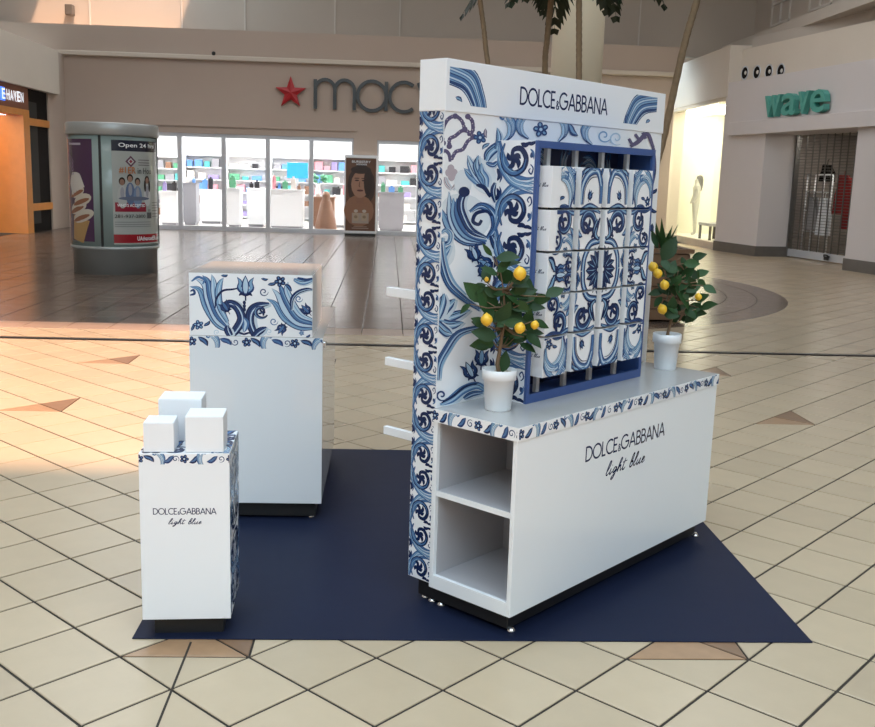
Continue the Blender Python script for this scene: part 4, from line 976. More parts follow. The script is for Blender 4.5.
# tall panel and header
XP0, XP1, ZPB, ZHB, ZHT = 0.009, 1.508, 0.095, 1.8315, 2.007
pn = box('tall_panel', M_WHITE2, D, XP0, XP1, DP, DT, ZPB, ZHB, 0.001)
hd = box('header', M_WHITE2, D, XP0-.002, XP1+.004, DP-.004, DT+.003, ZHB, ZHT, 0.0015)
P = Paint(); vine_strip(P, DT-DP, ZHB-ZPB, 0.112)
obj('vine_strip_print', P.mesh('vine_strip_print', lambda u, v, e: (XP0-e, DT-u, ZPB+v), (0.0015, DT-DP-.0015, 0.002, ZHB-ZPB-.001)), D)
P = Paint(); caps(P, 'DOLCE&GABBANA', 0.427, 1.882, 0.066, sx=0.92)
obj('header_lettering', P.mesh('header_lettering', lambda u, v, e: (u, DP-.004-e, v)), hd, label='navy capitals on the white header')
for (x0, x1, z0, z1, fl) in ((0.024, 0.233, 1.856, 1.98, 1), (1.16, 1.44, 1.858, 1.985, -1)):
    P = Paint(); w_, h_ = x1-x0, z1-z0
    if fl < 0: P.T = lambda u, v: (w_-u, v)
    cols = [PBLU, LBLU, PBLU, MBLU, LBLU, PBLU, LBLU, MBLU]
    for k_ in range(8):
        q = k_/7
        pts = [(w_*(-.1+.0*q), h_*(.62+.55*q)), (w_*(.35+.25*q), h_*(.48+.45*q)), (w_*(.62+.25*q), h_*(.05+.28*q)), (w_*(.70+.28*q), h_*(-.4+.2*q))]
        P.stroke(pts, h_*.20, DBLU if k_ in (0, 4, 7) else MBLU, .8, .8); P.stroke(pts, h_*.13, cols[k_], .8, .8); P.stroke([(a+.004, b+.004) for a, b in pts], h_*.03, cols[(k_+3) % 8], .8, .8)
    P.stroke([(0, h_*.60), (w_*.4, h_*.45), (w_*.65, h_*.02)], h_*.10, DBLU, .8, .8)
    comp(P, TR(w_*.25, h_*.14, h_*.16, 1.2), m_leaf, DBLU, LBLU)
    if fl < 0: comp(P, TR(w_*.88, h_*.15, h_*.22, 0.2), m_leaf, DBLU, MBLU)
    obj('scroll_print', P.mesh('scroll_print', lambda u, v, e: (x0+u, DP-.004-e, z0+v), (0, w_, 0, h_)), hd)
# painted panel: traced shapes, px -> panel plane
def panel_T(ox, oy, sc):
    return lambda u, v: dloc_b(ox+u/sc, oy+v/sc, DP)
P = Paint(panel_T(410, 110, 4.544)); PUR = (0.10, 0.085, 0.17); ROSE = (0.42, 0.36, 0.40)
def ST(pts, w, c, c2=None, t0=.5, t1=.4):
    if c2: P.stroke([(a+w*.22, b+w*.12) for a, b in pts], w*1.25, (0.52, 0.60, 0.67), t0, t1)
    P.stroke(pts, w, c, t0, t1)
    if c2:
        P.stroke(pts, w*.62, c2, t0, t1); P.stroke([(a+w*.12, b+w*.08) for a, b in pts], w*.14, PBLU, t0, t1); P.stroke([(a-w*.14, b-w*.1) for a, b in pts], w*.10, NAVY, t0, t1)
for pts in ([(150, 150), (148, 95), (170, 45), (205, 28), (235, 50), (248, 88)], [(178, 165), (180, 132), (205, 118), (235, 95), (262, 98), (290, 125)], [(262, 30), (282, 50), (285, 92), (268, 110)],
            [(135, 215), (155, 185), (176, 200), (182, 235)], [(190, 220), (208, 190), (240, 178), (262, 142), (290, 122)]): ST(pts, 17, PUR, None, .7, .7)
for pts in ([(150, 150), (148, 95), (170, 45), (205, 28), (235, 50), (248, 88)], [(178, 165), (180, 132), (205, 118), (235, 95), (262, 98), (290, 125)], [(190, 220), (208, 190), (240, 178), (262, 142), (290, 122)], [(262, 30), (282, 50), (285, 92), (268, 110)]):
    for q in crom(pts, 3): P.ell(q.x, q.y, 9, 9, PUR)
    for q in crom(pts, 3)[::2]: P.ell(q.x-2, q.y-2, 3, 3, ROSE)
for c in [(205, 28), (248, 88), (178, 165), (290, 122), (150, 150), (135, 215), (262, 30)]: P.ell(c[0], c[1], 13, 13, PUR)
for c in [(185, 265), (200, 285), (175, 285), (188, 305)]: P.ell(c[0], c[1], 16, 18, ROSE)
ST([(185, 360), (165, 335), (158, 305)], 20, ROSE, (0.6, 0.55, 0.57)); ST([(190, 360), (215, 335), (232, 318)], 20, ROSE, (0.6, 0.55, 0.57))
comp(P, TR(318, 125, 32, 2.9), m_flower, DBLU, MBLU); comp(P, TR(345, 105, 22, 3.0), m_leaf, PUR, ROSE); comp(P, TR(345, 165, 22, 4.0), m_leaf, DBLU, LBLU)
for x, y, rx, ry, a in ((250, 480, 120, 95, .5), (330, 300, 60, 90, -.5), (165, 640, 40, 70, 0), (330, 640, 60, 70, .2), (240, 330, 40, 60, 0)): P.ell(x, y, rx, ry, (0.66, 0.71, 0.75), a, 20)
# tulip
for pts, c, c2 in (([(345, 350), (300, 320), (268, 290), (245, 265)], MBLU, LBLU), ([(345, 350), (300, 300), (275, 250), (262, 205)], MBLU, PBLU), ([(345, 350), (318, 300), (300, 250), (310, 205)], DBLU, LBLU), ([(345, 350), (340, 310), (322, 280), (325, 240)], MBLU, LBLU)): ST(pts, 36, c, c2, .6, .05)
ST([(300, 340), (335, 352), (365, 395)], 20, NAVY, None, .4, .7)
# big acanthus
for k_, (pts, c2) in enumerate((([(345, 600), (250, 590), (180, 530), (135, 440)], LBLU), ([(345, 600), (240, 575), (190, 490), (175, 370)], PBLU), ([(345, 598), (250, 560), (205, 480), (195, 400)], LBLU), ([(345, 595), (262, 545), (222, 470), (212, 400)], MBLU))):
    P.stroke(pts, 52, DBLU, .4, .05); P.stroke(pts, 38, c2, .3, .05); P.stroke([(a+4, b-2) for a, b in pts], 9, MBLU, .2, .05)
ST([(345, 580), (275, 545), (235, 470), (228, 420), (245, 370)], 36, NAVY, DBLU, .3, .8); P.ell(245, 372, 26, 24, NAVY)
ST([(350, 585), (385, 530), (372, 465), (320, 435), (270, 462)], 38, DBLU, MBLU, .5, .3); ST([(372, 480), (345, 460), (300, 470), (285, 505), (310, 520), (325, 500)], 17, NAVY, None, .5, .8)
ST([(140, 560), (160, 545), (182, 565), (175, 600), (150, 605), (148, 580)], 20, MBLU, LBLU, .4, .7)
ST([(140, 720), (150, 660), (185, 615)], 34, MBLU, LBLU, .8, .1); ST([(130, 640), (145, 610), (170, 600)], 16, DBLU)
comp(P, TR(290, 655, 42, 2.7), m_tulip, NAVY, DBLU, PBLU); comp(P, TR(345, 700, 42, 2.0), m_tulip, NAVY, DBLU, LBLU)
# right edge leaves near the frame
ST([(345, 230), (360, 195), (400, 165), (440, 165)], 44, DBLU, LBLU, .5, .3); ST([(390, 180), (402, 130), (395, 80)], 26, DBLU, LBLU, .6, .05); ST([(345, 240), (375, 250), (395, 235)], 22, DBLU, MBLU, .5, .5)
ST([(385, 330), (375, 370), (385, 420)], 24, NAVY, DBLU)
# lower cartouches (second crop)
P.T = panel_T(400, 230, 3.635)
ST([(143, 40), (150, 120), (175, 195), (225, 245), (290, 290)], 26, DBLU, MBLU, .7, .5); ST([(160, 45), (168, 115), (195, 185), (240, 235)], 9, LBLU)
comp(P, TR(272, 90, 30, 2.8), m_tulip, NAVY, DBLU, PBLU); comp(P, TR(305, 150, 32, 3.4), m_tulip, NAVY, DBLU, LBLU)
for pts in ([(135, 330), (185, 315), (255, 290)], [(135, 325), (170, 280), (200, 250)], [(135, 330), (180, 345), (230, 335)], [(135, 340), (165, 370), (190, 380)], [(135, 320), (150, 270), (160, 230)]): ST(pts, 34, DBLU, LBLU, .7, .05)
ST([(135, 545), (138, 490), (165, 435), (210, 375), (290, 350)], 24, DBLU, MBLU, .6, .5); ST([(148, 540), (152, 492), (180, 440), (222, 385), (285, 365)], 8, LBLU)
comp(P, TR(255, 515, 36, 2.7), m_tulip, NAVY, DBLU, PBLU); comp(P, TR(295, 468, 34, 3.2), m_tulip, NAVY, DBLU, LBLU)
ST([(145, 635), (185, 615), (230, 580), (280, 565), (320, 590)], 30, MBLU, LBLU, .2, .5); ST([(150, 628), (190, 605), (235, 570), (285, 555)], 9, NAVY); comp(P, TR(150, 600, 22, .5), m_curl, DBLU, .3)
ST([(230, 612), (262, 595), (300, 590)], 20, DBLU, MBLU); ST([(330, 20), (350, 60), (385, 90), (430, 60)], 32, NAVY, DBLU); ST([(340, 190), (370, 230), (360, 290)], 24, NAVY, DBLU); comp(P, TR(410, 60, 40, .8), m_scroll)
# strip above the frame
P.T = panel_T(400, 40, 3.241)
for x, y, s_, r_, f_ in ((345, 290, 44, .3, 1), (400, 285, 38, -.4, -1), (520, 290, 40, .2, 1), (610, 305, 36, -.3, -1)): comp(P, TR(x, y, s_, r_+PI, f_), m_acanthus)
comp(P, TR(455, 290, 26, 3), m_flower, DBLU, LBLU); comp(P, TR(660, 310, 24, 0), m_curl, LBLU, .2); comp(P, TR(700, 318, 24, 1), m_curl, PBLU, .2); comp(P, TR(560, 290, 26, 2.5), m_leaf, DBLU, LBLU)
for pts in ([(745, 345), (770, 330), (800, 305), (820, 350)], [(760, 305), (775, 325)], [(785, 300), (795, 320)], [(820, 350), (822, 420), (815, 470)], [(740, 320), (755, 345)]): ST(pts, 14, PUR, None, .7, .7)
for yy in range(4): comp(P, TR(818, 430+yy*60, 16, yy), m_leaf, NAVY, DBLU)
obj('baroque_print', P.mesh('baroque_print', lambda u, v, e: (u, DP-e, v), (XP0+.001, XP1-.001, ZT, ZHB-.001)), D, label='large blue and white baroque scroll print')
# bracket arms on the far side of the panel
for z0, z1 in ((0.619, 0.650), (0.891, 0.922), (1.158, 1.191)): [box('rear_bracket', M_WHITE2, D, aa, aa+.022, DT, 0.672, z0, z1, 0.001) for aa in (0.03, 0.75, 1.45)]
# grid unit
U0_, U1_, UB, UZ0, UZ1 = 0.31, 1.14, 0.212, ZT, 1.745
box('grid_side', M_WHITE2, D, U0_, U0_+.014, UB, DP, UZ0, UZ1); box('grid_side', M_BLUE, D, U1_-.014, U1_, UB, DP, UZ0, UZ1); box('grid_lid', M_BLUE, D, U0_+.014, U1_-.014, UB, DP, UZ1-.014, UZ1); box('grid_floor', M_BLUE, D, U0_+.014, U1_-.014, UB, DP, UZ0, UZ0+.014)
box('grid_back', M_NAVY, D, U0_+.014, U1_-.014, DP-.012, DP-.002, UZ0+.014, UZ1-.014)
fr = MB(); fw_ = 0.026
fr.box(U0_-.001, U0_+.018, UB-.012, UB, UZ0, UZ1); fr.box(U1_-.02, U1_+.001, UB-.012, UB, UZ0, UZ1); fr.box(U0_+.018, U1_-.02, UB-.012, UB, UZ1-.026, UZ1); fr.box(U0_+.018, U1_-.02, UB-.012, UB, UZ0, UZ0+.034)
fr.build('blue_frame', M_BLUE, D, label='cobalt blue frame around the perfume boxes')
P = Paint(); vine_strip(P, DP-UB, UZ1-UZ0, 0.162)
obj('vine_side_print', P.mesh('vine_side_print', lambda u, v, e: (U0_-e, DP-u, UZ0+v), (0.001, DP-UB, 0.001, UZ1-UZ0-.001)), D)
P = Paint()
for k_ in range(5): comp(P, TR(.1+.17*k_, .88, .07, .3*k_, (-1)**k_), m_acanthus)
obj('recess_print', P.mesh('recess_print', lambda u, v, e: (U0_+u, DP-.012-e, UZ0+v), (0.02, .8, .8, .95)), D)
for a in (0.466, 0.651, 0.838, 1.030): box('hanging_rod', M_ROD, D, a-.011, a+.011, .262, .280, UZ0+.014, UZ1-.014, .002)
# perfume boxes: one print cut over twenty cartons
BXW, BXH, PCH, PRW, BF, BB = 0.150, 0.149, 0.187, 0.1575, 0.160, 0.262
P = Paint()
def quarter(P):
    ring = [(0.0, 0.72), (0.42, 0.64), (0.66, 0.36), (0.72, 0)]
    P.stroke(ring, .20, NAVY, 1, 1); P.stroke(ring, .12, MBLU, 1, 1); P.stroke(ring, .04, PBLU, 1, 1)
    for a in (0, .39, .785, 1.18, 1.57): P.stroke([(0.05*math.cos(a), .05*math.sin(a)), (.28*math.cos(a+.12), .28*math.sin(a+.12)), (.58*math.cos(a), .58*math.sin(a))], .21, NAVY, .4, .05); P.stroke([(.1*math.cos(a), .1*math.sin(a)), (.52*math.cos(a), .52*math.sin(a))], .08, LBLU, .4, .1)
    comp(P, TR(.62, 1.12, .40, .6, -1), m_scroll); comp(P, TR(.22, 1.02, .26, .2), m_leaf, NAVY, LBLU); comp(P, TR(1.45, 1.2, .36, 1.2), m_scroll); comp(P, TR(1.75, .72, .28, 2.2), m_scroll); comp(P, TR(1.12, .62, .30, -.5), m_acanthus, 5, 1.1); comp(P, TR(.98, .95, .2, -.9), m_leaf, DBLU, LBLU)
    P.stroke([(.05, 1.42), (.3, 1.5), (.6, 1.55), (1.0, 1.42), (1.3, 1.5), (1.7, 1.45), (2.0, 1.52)], .14, DBLU, .5, .5); P.stroke([(.1, 1.43), (.3, 1.5), (.6, 1.55), (1.0, 1.42), (1.3, 1.5)], .05, LBLU, .5, .5)
    P.stroke([(.05, .72), (.22, .85), (.18, 1.05), (.05, 1.3)], .16, NAVY, .4, .3); P.stroke([(.08, .75), (.22, .87), (.18, 1.05)], .06, LBLU)
    arch = [(.98, 1.58), (.93, 2.05), (.66, 2.36), (.28, 2.42), (.08, 2.05), (.08, 1.6)]
    P.stroke(arch, .22, DBLU, .8, .6); P.stroke(arch, .15, MBLU, .8, .6); P.stroke(arch[:5], .06, PBLU, .7, .5); P.stroke([(.86, 1.58), (.80, 2.0), (.56, 2.24), (.30, 2.28)], .025, NAVY, .7, .5)
    comp(P, TR(.58, 1.80, .14, .4), m_tulip, NAVY, DBLU, MBLU); comp(P, TR(.80, 2.40, .18, 1.0), m_leaf, NAVY, LBLU); comp(P, TR(.98, 2.28, .18, .4), m_leaf, NAVY, MBLU); comp(P, TR(.05, 2.42, .14, .2), m_leaf, NAVY, MBLU); comp(P, TR(.45, 2.45, .12, 1.5), m_leaf, DBLU, LBLU)
    comp(P, TR(1.35, 2.0, .50, -.3), m_acanthus, 6, 1.3); comp(P, TR(1.75, 2.1, .40, .5, -1), m_acanthus, 5, 1.2); comp(P, TR(1.80, 1.66, .15, .2), m_flower); comp(P, TR(1.55, 1.72, .12, 1.2), m_leaf); comp(P, TR(1.12, 2.38, .10, .5), m_flower, MBLU, PBLU)
    comp(P, TR(1.12, .20, .26, 1.2), m_scroll); comp(P, TR(1.5, .05, .24, 1.57), m_tulip, NAVY, MBLU, PBLU); comp(P, TR(1.85, .22, .26, 2.4), m_leaf, NAVY, LBLU); comp(P, TR(1.3, .48, .12, .5), m_flower, NAVY, LBLU); comp(P, TR(.88, .15, .14, .4), m_leaf, NAVY, MBLU)
for fx in (1, -1):
    for fy in (1, -1): comp(P, TR(0, 0, 1, 0, fx, fy), quarter)
ROWN = ['top', 'second', 'middle', 'fourth', 'bottom']; COLN = ['leftmost', 'second', 'third', 'rightmost']
pbody = MB().box(0, BXW, 0, BB-BF, 0, BXH, 0.0012).mesh('carton', M_WHITE2)
GA0, GZ1 = 0.349, 1.657
for rI in range(5):
    for cI in range(4):
        a0_ = GA0+cI*PCH; z0_ = GZ1-rI*PRW-BXH; uc, vc = cI-2, 2.5-rI-1
        t = thing('perfume_box', 'blue and white patterned perfume box, %s row, %s column of the blue frame' % (ROWN[rI], COLN[cI]), 'box', dworld(a0_, BF, z0_), DTH, 'perfume boxes in the blue frame')
        obj('carton', pbody, t)
        cl = (uc, uc+1, vc, vc+1)
        if rI == 0 and cI == 0: cl = (uc+.36, uc+1, vc, vc+1)
        if rI == 1 and cI == 0: cl = (uc+.27, uc+1, vc, vc+1)
        obj('front_print', P.mesh('front_print', lambda u, v, e: ((u-uc)*BXW, -e, (v-vc)*BXH), cl, step=4e-6), t)
        if cI == 0:
            Q = Paint(); script(Q, .012, .075, .006, 1.6); obj('side_lettering', Q.mesh('side_lettering', lambda u, v, e: (-e, .095-u, v)), t)

# ================================================================== LEMON TREES
leaf_mb = MB(); o = []; nl = 7
for i in range(nl):
    t_ = i/(nl-1); wd = 0.21*math.sin(PI*t_**0.85)+.004
    for s_ in (-1, 0, 1): o.append((s_*wd, t_, -0.10*t_*t_+(0.06 if s_ else 0)*math.sin(PI*t_)))
leaf_mb.add(o, [(i*3+j, i*3+j+1, i*3+j+4, i*3+j+3) for i in range(nl-1) for j in (0, 1)], True); leaf_me = leaf_mb.mesh('leaf', M_LEAF)
lem = MB().lathe([(0.002, -1.12), (0.18, -1.02), (0.6, -.8), (0.92, -.35), (1, .05), (0.85, .5), (0.5, .85), (0.2, 1.02), (0.08, 1.15), (0.002, 1.2)], 16, caps=False); lemon_me = lem.mesh('lemon', M_LEMON)
def lemon_tree(label, base, sc, leaves, lemons, trunk, pot_r, pot_h, ox, oy, s_, seed, extra):
    """base: centre of the pot foot; leaf list in crop pixels, depth from the plane through the pot"""
    r = random.Random(seed); T = thing('potted_lemon_tree', label, 'plant', base, 0, None)
    R1, R2 = pot_r
    MB().lathe([(R2*.96, 0), (R2, .004), (R1*.89, pot_h*.74), (R1*.99, pot_h*.75), (R1, pot_h*.99), (R1*.96, pot_h), (R1*.90, pot_h*.99), (R1*.88, pot_h*.86), (0.002, pot_h*.86)], 40).build('pot', M_POT, T)
    pm = MB()
    for k_ in range(46):
        a, q = r.uniform(0, 6.28), math.sqrt(r.random())*R1*.78; rr = r.uniform(.006, .010)
        n0 = len(pm.v); pm.lathe([(rr*.3, -rr*.5), (rr, -rr*.1), (rr*.8, rr*.5), (rr*.2, rr*.7)], 6, (q*math.cos(a), q*math.sin(a)))
        pm.v[n0:] = [(v[0], v[1], v[2]+pot_h*.87+rr*.4) for v in pm.v[n0:]]
    pm.build('pebbles', M_PEB, T, kind='stuff')
    n = (CAM-base); n.z = 0; n.normalize()
    def P3(cx, cy, off=0.0): return at_plane(ox+cx/s_, oy+cy/s_, base+n*off, n)-base
    tk = [P3(*q) for q in trunk]; tk = [Vector((0, 0, pot_h*.86))]+tk
    MB().tube(tk, [.009-.0012*i for i in range(len(tk))], 7).build('trunk', M_BARK, T)
    br = MB(); tips = []
    right = Vector((-n.y, n.x, 0))
    for k_, L_ in enumerate(list(leaves)+extra):
        o0 = r.uniform(-.045, .055)
        a, b = P3(L_[0], L_[1], o0), P3(L_[2], L_[3], o0+r.uniform(-.03, .04)); d = b-a; ln = d.length
        if ln < 0.02: continue
        y = d.normalized(); zq = (n*.8+Vector((r.uniform(-.5, .5), r.uniform(-.5, .5), r.uniform(.0, .8)))); zq = (zq-y*zq.dot(y)).normalized(); x = y.cross(zq)
        ob = bpy.data.objects.new('leaf', leaf_me); COL.objects.link(ob); ob.parent = T
        k2 = ln*r.uniform(1.12, 1.3); wk = max(k2, .055)*(1.3 if len(L_) < 5 else L_[4])
        ob.matrix_local = Matrix(((x.x*wk, y.x*k2, zq.x*k2, a.x), (x.y*wk, y.y*k2, zq.y*k2, a.y), (x.z*wk, y.z*k2, zq.z*k2, a.z), (0, 0, 0, 1)))
        near = min(tk[1:], key=lambda p: (p-a).length); mid = (near+a)/2+Vector((0, 0, -.01)); br.tube([near, mid, a], [.0035, .0025, .0018], 5)
    br.build('twigs', M_BARK, T, kind='stuff')
    for q in lemons:
        p = P3(q[0], q[1], .05 if len(q) < 4 else q[3]); rr = q[2]/s_*((CAM-base).length)/F_PX
        ob = bpy.data.objects.new('lemon', lemon_me); COL.objects.link(ob); ob.parent = T; ob.location = p; ob.scale = (rr,)*3; ob.rotation_euler = (r.uniform(-.6, .6), r.uniform(-.6, .6), 0)
def rand_leaves(seed, n, x0, x1, y0, y1, ln):
    r = random.Random(seed); o = []
    for k_ in range(n):
        x, y, a = r.uniform(x0, x1), r.uniform(y0, y1), r.uniform(0, 6.28); o.append((x, y, x+ln*math.cos(a), y+ln*math.sin(a)*.8))
    return o
dist = lambda p: (CAM-p).length
pb1 = at_z(498.2, 411, ZT); pb1 = pb1+Vector((FW.x, FW.y, 0)).normalized()*.030
sc1 = dist(pb1)/F_PX
lemon_tree('left lemon tree in a white pot with four yellow fruits, beside the tall panel', pb1, sc1,
    [(130, 250, 46, 182), (165, 305, 110, 215), (165, 130, 240, 160), (178, 105, 250, 88), (190, 215, 255, 300), (278, 160, 318, 252), (318, 242, 378, 236), (365, 228, 432, 195), (168, 392, 85, 372), (155, 412, 78, 425), (182, 395, 203, 285), (212, 400, 300, 378), (288, 380, 338, 422), (290, 365, 302, 293), (312, 328, 372, 348), (190, 535, 205, 465), (150, 65, 118, 25, .8), (165, 72, 245, 66), (132, 175, 122, 112), (62, 258, 22, 292), (220, 210, 275, 205), (235, 172, 290, 150), (158, 440, 192, 395), (238, 305, 185, 228), (132, 342, 72, 330), (170, 330, 215, 270), (200, 340, 260, 330), (185, 250, 175, 330), (215, 250, 285, 280)],
    [(128, 322, 24, .08), (262, 135, 26, .07), (262, 355, 22, .08), (322, 343, 17, .05), (130, 160, 14, .0)],
    [(170, 500), (183, 430), (195, 350), (200, 270), (195, 200), (180, 110)], (34.5/2*sc1, 26/2*sc1), 41*sc1*1.0, 455, 240, 4.035, 1, rand_leaves(3, 32, 120, 285, 120, 420, 66))
pb2 = at_z(666.3, 369.5, ZT); pb2 = pb2+Vector((FW.x, FW.y, 0)).normalized()*.030
sc2 = dist(pb2)/F_PX
lemon_tree('right lemon tree in a white pot at the far end of the counter', pb2, sc2,
    [(160, 255, 192, 178), (130, 175, 190, 75), (112, 112, 84, 38, .7), (195, 285, 255, 385), (225, 275, 278, 205), (180, 255, 192, 335), (245, 325, 315, 288), (305, 262, 335, 292), (330, 292, 388, 325), (240, 412, 332, 425), (315, 402, 384, 382), (222, 462, 258, 445), (188, 472, 178, 400), (212, 380, 188, 462), (140, 320, 75, 332), (325, 362, 352, 340), (262, 432, 312, 380), (240, 352, 295, 298), (303, 275, 307, 222, .7), (150, 200, 215, 215), (215, 320, 260, 270), (205, 400, 270, 400), (175, 340, 120, 290), (130, 130, 175, 95)],
    [(88, 203, 23, .05), (110, 235, 22, .07), (143, 290, 22, .08), (132, 408, 23, .07), (308, 348, 17, .06)],
    [(160, 520), (172, 470), (190, 420), (205, 350), (195, 270), (165, 180)], (27.5/2*sc2, 21/2*sc2), 34.5*sc2, 635, 225, 4.844, 2, rand_leaves(5, 32, 130, 300, 150, 440, 66))

# ================================================================== SMALL PEDESTAL
PO, PTH, PWd, PDp, PZ0, PZ1 = Vector((-0.1678, 0.5544, 0)), 0.0532, 0.3005, 0.3047, 0.071, 0.6666
pe = thing('display_pedestal', 'small white pedestal with navy lettering and patterned top at the front left', 'pedestal', PO, PTH)
box('plinth', M_BLACK, pe, .035, PWd-.03, .035, PDp-.03, Z0, PZ0)
box('body', M_WHITE2, pe, 0, PWd, 0, PDp, PZ0, PZ1, .0015)
P = Paint(); band(P, PWd, .038, 21); obj('flower_band_print', P.mesh('flower_band_print', lambda u, v, e: (u, -e, PZ1-.038+v), (.001, PWd-.001, 0, .037)), pe, kind='stuff')
P = Paint()
for i in range(4):
    for j in range(4): comp(P, TR(.04+i*.08, .04+j*.08, .045, i+2*j), (m_flower, m_scroll, m_leaf, m_acanthus)[(i+j) % 4])
obj('top_print', P.mesh('top_print', lambda u, v, e: (u, v, PZ1+e), (.001, PWd-.001, .001, PDp-.001)), pe)
P = Paint(); vine_strip(P, PDp*.5, PZ1-PZ0, .14); P.T = lambda u, v: (u+PDp*.5, v); vine_strip(P, PDp*.5, PZ1-PZ0, .14, True)
obj('side_print', P.mesh('side_print', lambda u, v, e: (PWd+e, u, PZ0+v), (.001, PDp-.001, .001, PZ1-PZ0-.001)), pe)
P = Paint(); caps(P, 'DOLCE&GABBANA', .044, .452, .0225, sx=.94); script(P, .093, .418, .0085, 1.85)
obj('pedestal_lettering', P.mesh('pedestal_lettering', lambda u, v, e: (u, -e, v)), pe)
c_, s__ = math.cos(PTH), math.sin(PTH)
def riser(x0, x1, y0, y1, h, label):
    hx, hy = (x1-x0)/2, (y1-y0)/2; cxr, cyr = x0+hx, y0+hy
    mb = MB().box(-hx, hx, -hy, hy, 0, h-.003, .0012); mb.box(-hx+.001, hx-.001, -hy+.001, hy-.001, h-.003, h, .0008)
    tag(mb.build('riser_block', M_WHITE2, None, (PO.x+cxr*c_-cyr*s__, PO.y+cxr*s__+cyr*c_, PZ1+.0015), rot=None), label, 'block', 'white blocks on the pedestal').rotation_euler = (0, 0, PTH)
riser(.016, .116, .010, .115, .102, 'small white block at the left front of the patterned pedestal top')
riser(.154, .280, .010, .135, .124, 'white cube block at the right front of the patterned pedestal top')
riser(.042, .190, .155, .285, .150, 'tall white block at the back of the patterned pedestal top')

# ================================================================== TALL CABINET
CX0, CX1, CY0, CY1, CZ0, CZ1 = -0.234, 0.366, 1.77, 2.86, 0.086, 0.873
cb = thing('display_cabinet', 'white display cabinet with patterned upper box behind the small pedestal', 'cabinet', (CX0, CY0, 0))
Wc, Dc = CX1-CX0, CY1-CY0
box('plinth', M_BLACK, cb, .03, Wc-.03, .03, Dc-.03, .016, CZ0)
for fx, fy in ((.05, .05), (Wc-.05, .05), (.05, Dc-.05), (Wc-.05, Dc-.05)): MB().lathe([(.014, Z0), (.016, Z0+.004), (.010, Z0+.009), (.007, .018)], 12, (fx, fy)).build('levelling_foot', M_FOOT, cb)
bd = box('body', M_GLOSS, cb, 0, Wc, 0, Dc, CZ0, CZ1-.002, .0015)
box('top', M_TOPW, cb, 0, Wc, 0, Dc, CZ1-.002, CZ1)
ub = box('upper_box', M_WHITE2, cb, .002, .553, .004, .60, CZ1, 1.155, .0015)
ip = MB(); ip.box(.0025, .5525, .0045, .5995, 1.1545, 1.1562); ip.build('upper_lid', M_TOPW, cb)
hk = MB().box(Wc-.006, Wc+.012, .04, .07, CZ1-.05, CZ1-.025, .003).build('latch', M_FOOT, cb)
P = Paint(); band(P, Wc, .055, 33); obj('flower_band_print', P.mesh('flower_band_print', lambda u, v, e: (u, -e, CZ1-.055+v), (.001, Wc-.001, 0, .053)), cb, kind='stuff')
P = Paint(lambda u, v: ((u-45)/680*.551, (430-v)/360*.282))
def AC(lines, w, cols):
    for k_, l in enumerate(lines): P.stroke(l, w, DBLU, .5, .06); P.stroke(l, w*.72, cols[k_ % len(cols)], .4, .05); P.stroke([(a+2, b) for a, b in l], w*.16, cols[(k_+2) % len(cols)], .2, .05)
CS = [LBLU, PBLU, MBLU, PBLU, LBLU]
AC([[(262, 400), (200, 365), (140, 270), (105, 170), (50, 150)], [(262, 395), (195, 340), (150, 230), (130, 140), (75, 100)], [(262, 385), (200, 310), (165, 210), (150, 120), (120, 85)], [(258, 370), (210, 290), (185, 200), (180, 120), (170, 78)], [(255, 350), (218, 270), (205, 190), (215, 130), (235, 95)]], 40, CS)
AC([[(728, 375), (650, 370), (570, 320), (520, 240), (470, 210)], [(728, 365), (640, 345), (575, 280), (535, 190), (500, 150)], [(728, 350), (645, 320), (590, 240), (555, 160), (540, 120)], [(725, 330), (655, 295), (605, 215), (580, 150), (590, 110)]], 40, CS)
ST([(50, 200), (75, 190), (70, 170), (52, 178)], 14, DBLU); ST([(60, 120), (95, 95), (130, 110), (120, 135)], 14, MBLU)
ST([(268, 430), (300, 395), (332, 330), (310, 265), (265, 240), (225, 262)], 50, NAVY, DBLU, .8, .5); ST([(408, 430), (378, 350), (385, 285), (425, 250), (485, 238)], 50, NAVY, DBLU, .8, .3)
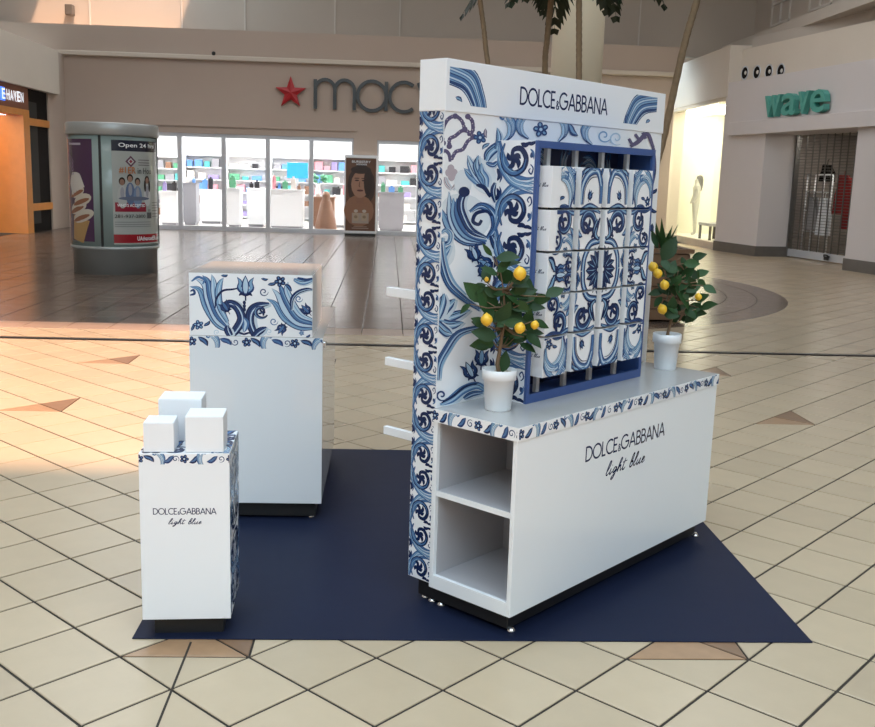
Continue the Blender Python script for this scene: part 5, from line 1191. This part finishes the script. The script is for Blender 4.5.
comp(P, TR(245, 265, 38, 2.6), m_tulip, NAVY, DBLU, MBLU); comp(P, TR(440, 285, 40, .9), m_scroll); ST([(400, 430), (430, 400), (470, 375)], 40, NAVY, DBLU, .8, .2); ST([(270, 430), (255, 400), (250, 370)], 40, NAVY, DBLU, .8, .2)
ST([(188, 270), (195, 215), (230, 170), (285, 160), (330, 150)], 12, NAVY); comp(P, TR(355, 150, 62, PI), m_tulip, DBLU, LBLU, PBLU)
for yy in (235, 255, 275): P.ell(348, yy, 9, 12, NAVY)
comp(P, TR(346, 365, 45, 0), m_leaf, MBLU, PBLU); ST([(300, 425), (315, 410), (345, 418), (375, 410), (392, 425)], 12, NAVY)
comp(P, TR(545, 108, 34, .2), m_flower); comp(P, TR(500, 120, 26, 1.2), m_leaf); comp(P, TR(590, 145, 28, -.8), m_leaf); comp(P, TR(460, 95, 20, 1.6), m_leaf); comp(P, TR(455, 170, 26, 0), m_curl, DBLU, .25)
ST([(608, 270), (610, 210), (640, 170), (690, 150), (725, 150)], 22, NAVY, DBLU); comp(P, TR(648, 205, 22, 0), m_curl, MBLU, .3); ST([(620, 95), (670, 110), (725, 95)], 30, MBLU, LBLU); ST([(640, 85), (690, 95), (725, 85)], 16, DBLU)
comp(P, TR(690, 270, 36, 2.4), m_tulip, NAVY, DBLU, MBLU); comp(P, TR(555, 380, 36, .6), m_tulip, NAVY, DBLU, MBLU); comp(P, TR(510, 340, 24, 0), m_curl, MBLU, .25); comp(P, TR(95, 370, 30, .4), m_flower, DBLU, LBLU); comp(P, TR(140, 360, 24, .8), m_leaf); comp(P, TR(60, 385, 22, .2), m_leaf); comp(P, TR(665, 405, 16, .3), m_flower, MBLU, PBLU); comp(P, TR(700, 420, 16, .9), m_leaf); comp(P, TR(240, 80, 20, 1.4), m_leaf); comp(P, TR(485, 400, 20, 1.2), m_curl, PBLU, .2); comp(P, TR(195, 410, 18, 1.2), m_curl, PBLU, .2)
obj('baroque_print', P.mesh('baroque_print', lambda u, v, e: (.002+u, .004-e, CZ1+v), (.001, .550, .0, .281)), cb)
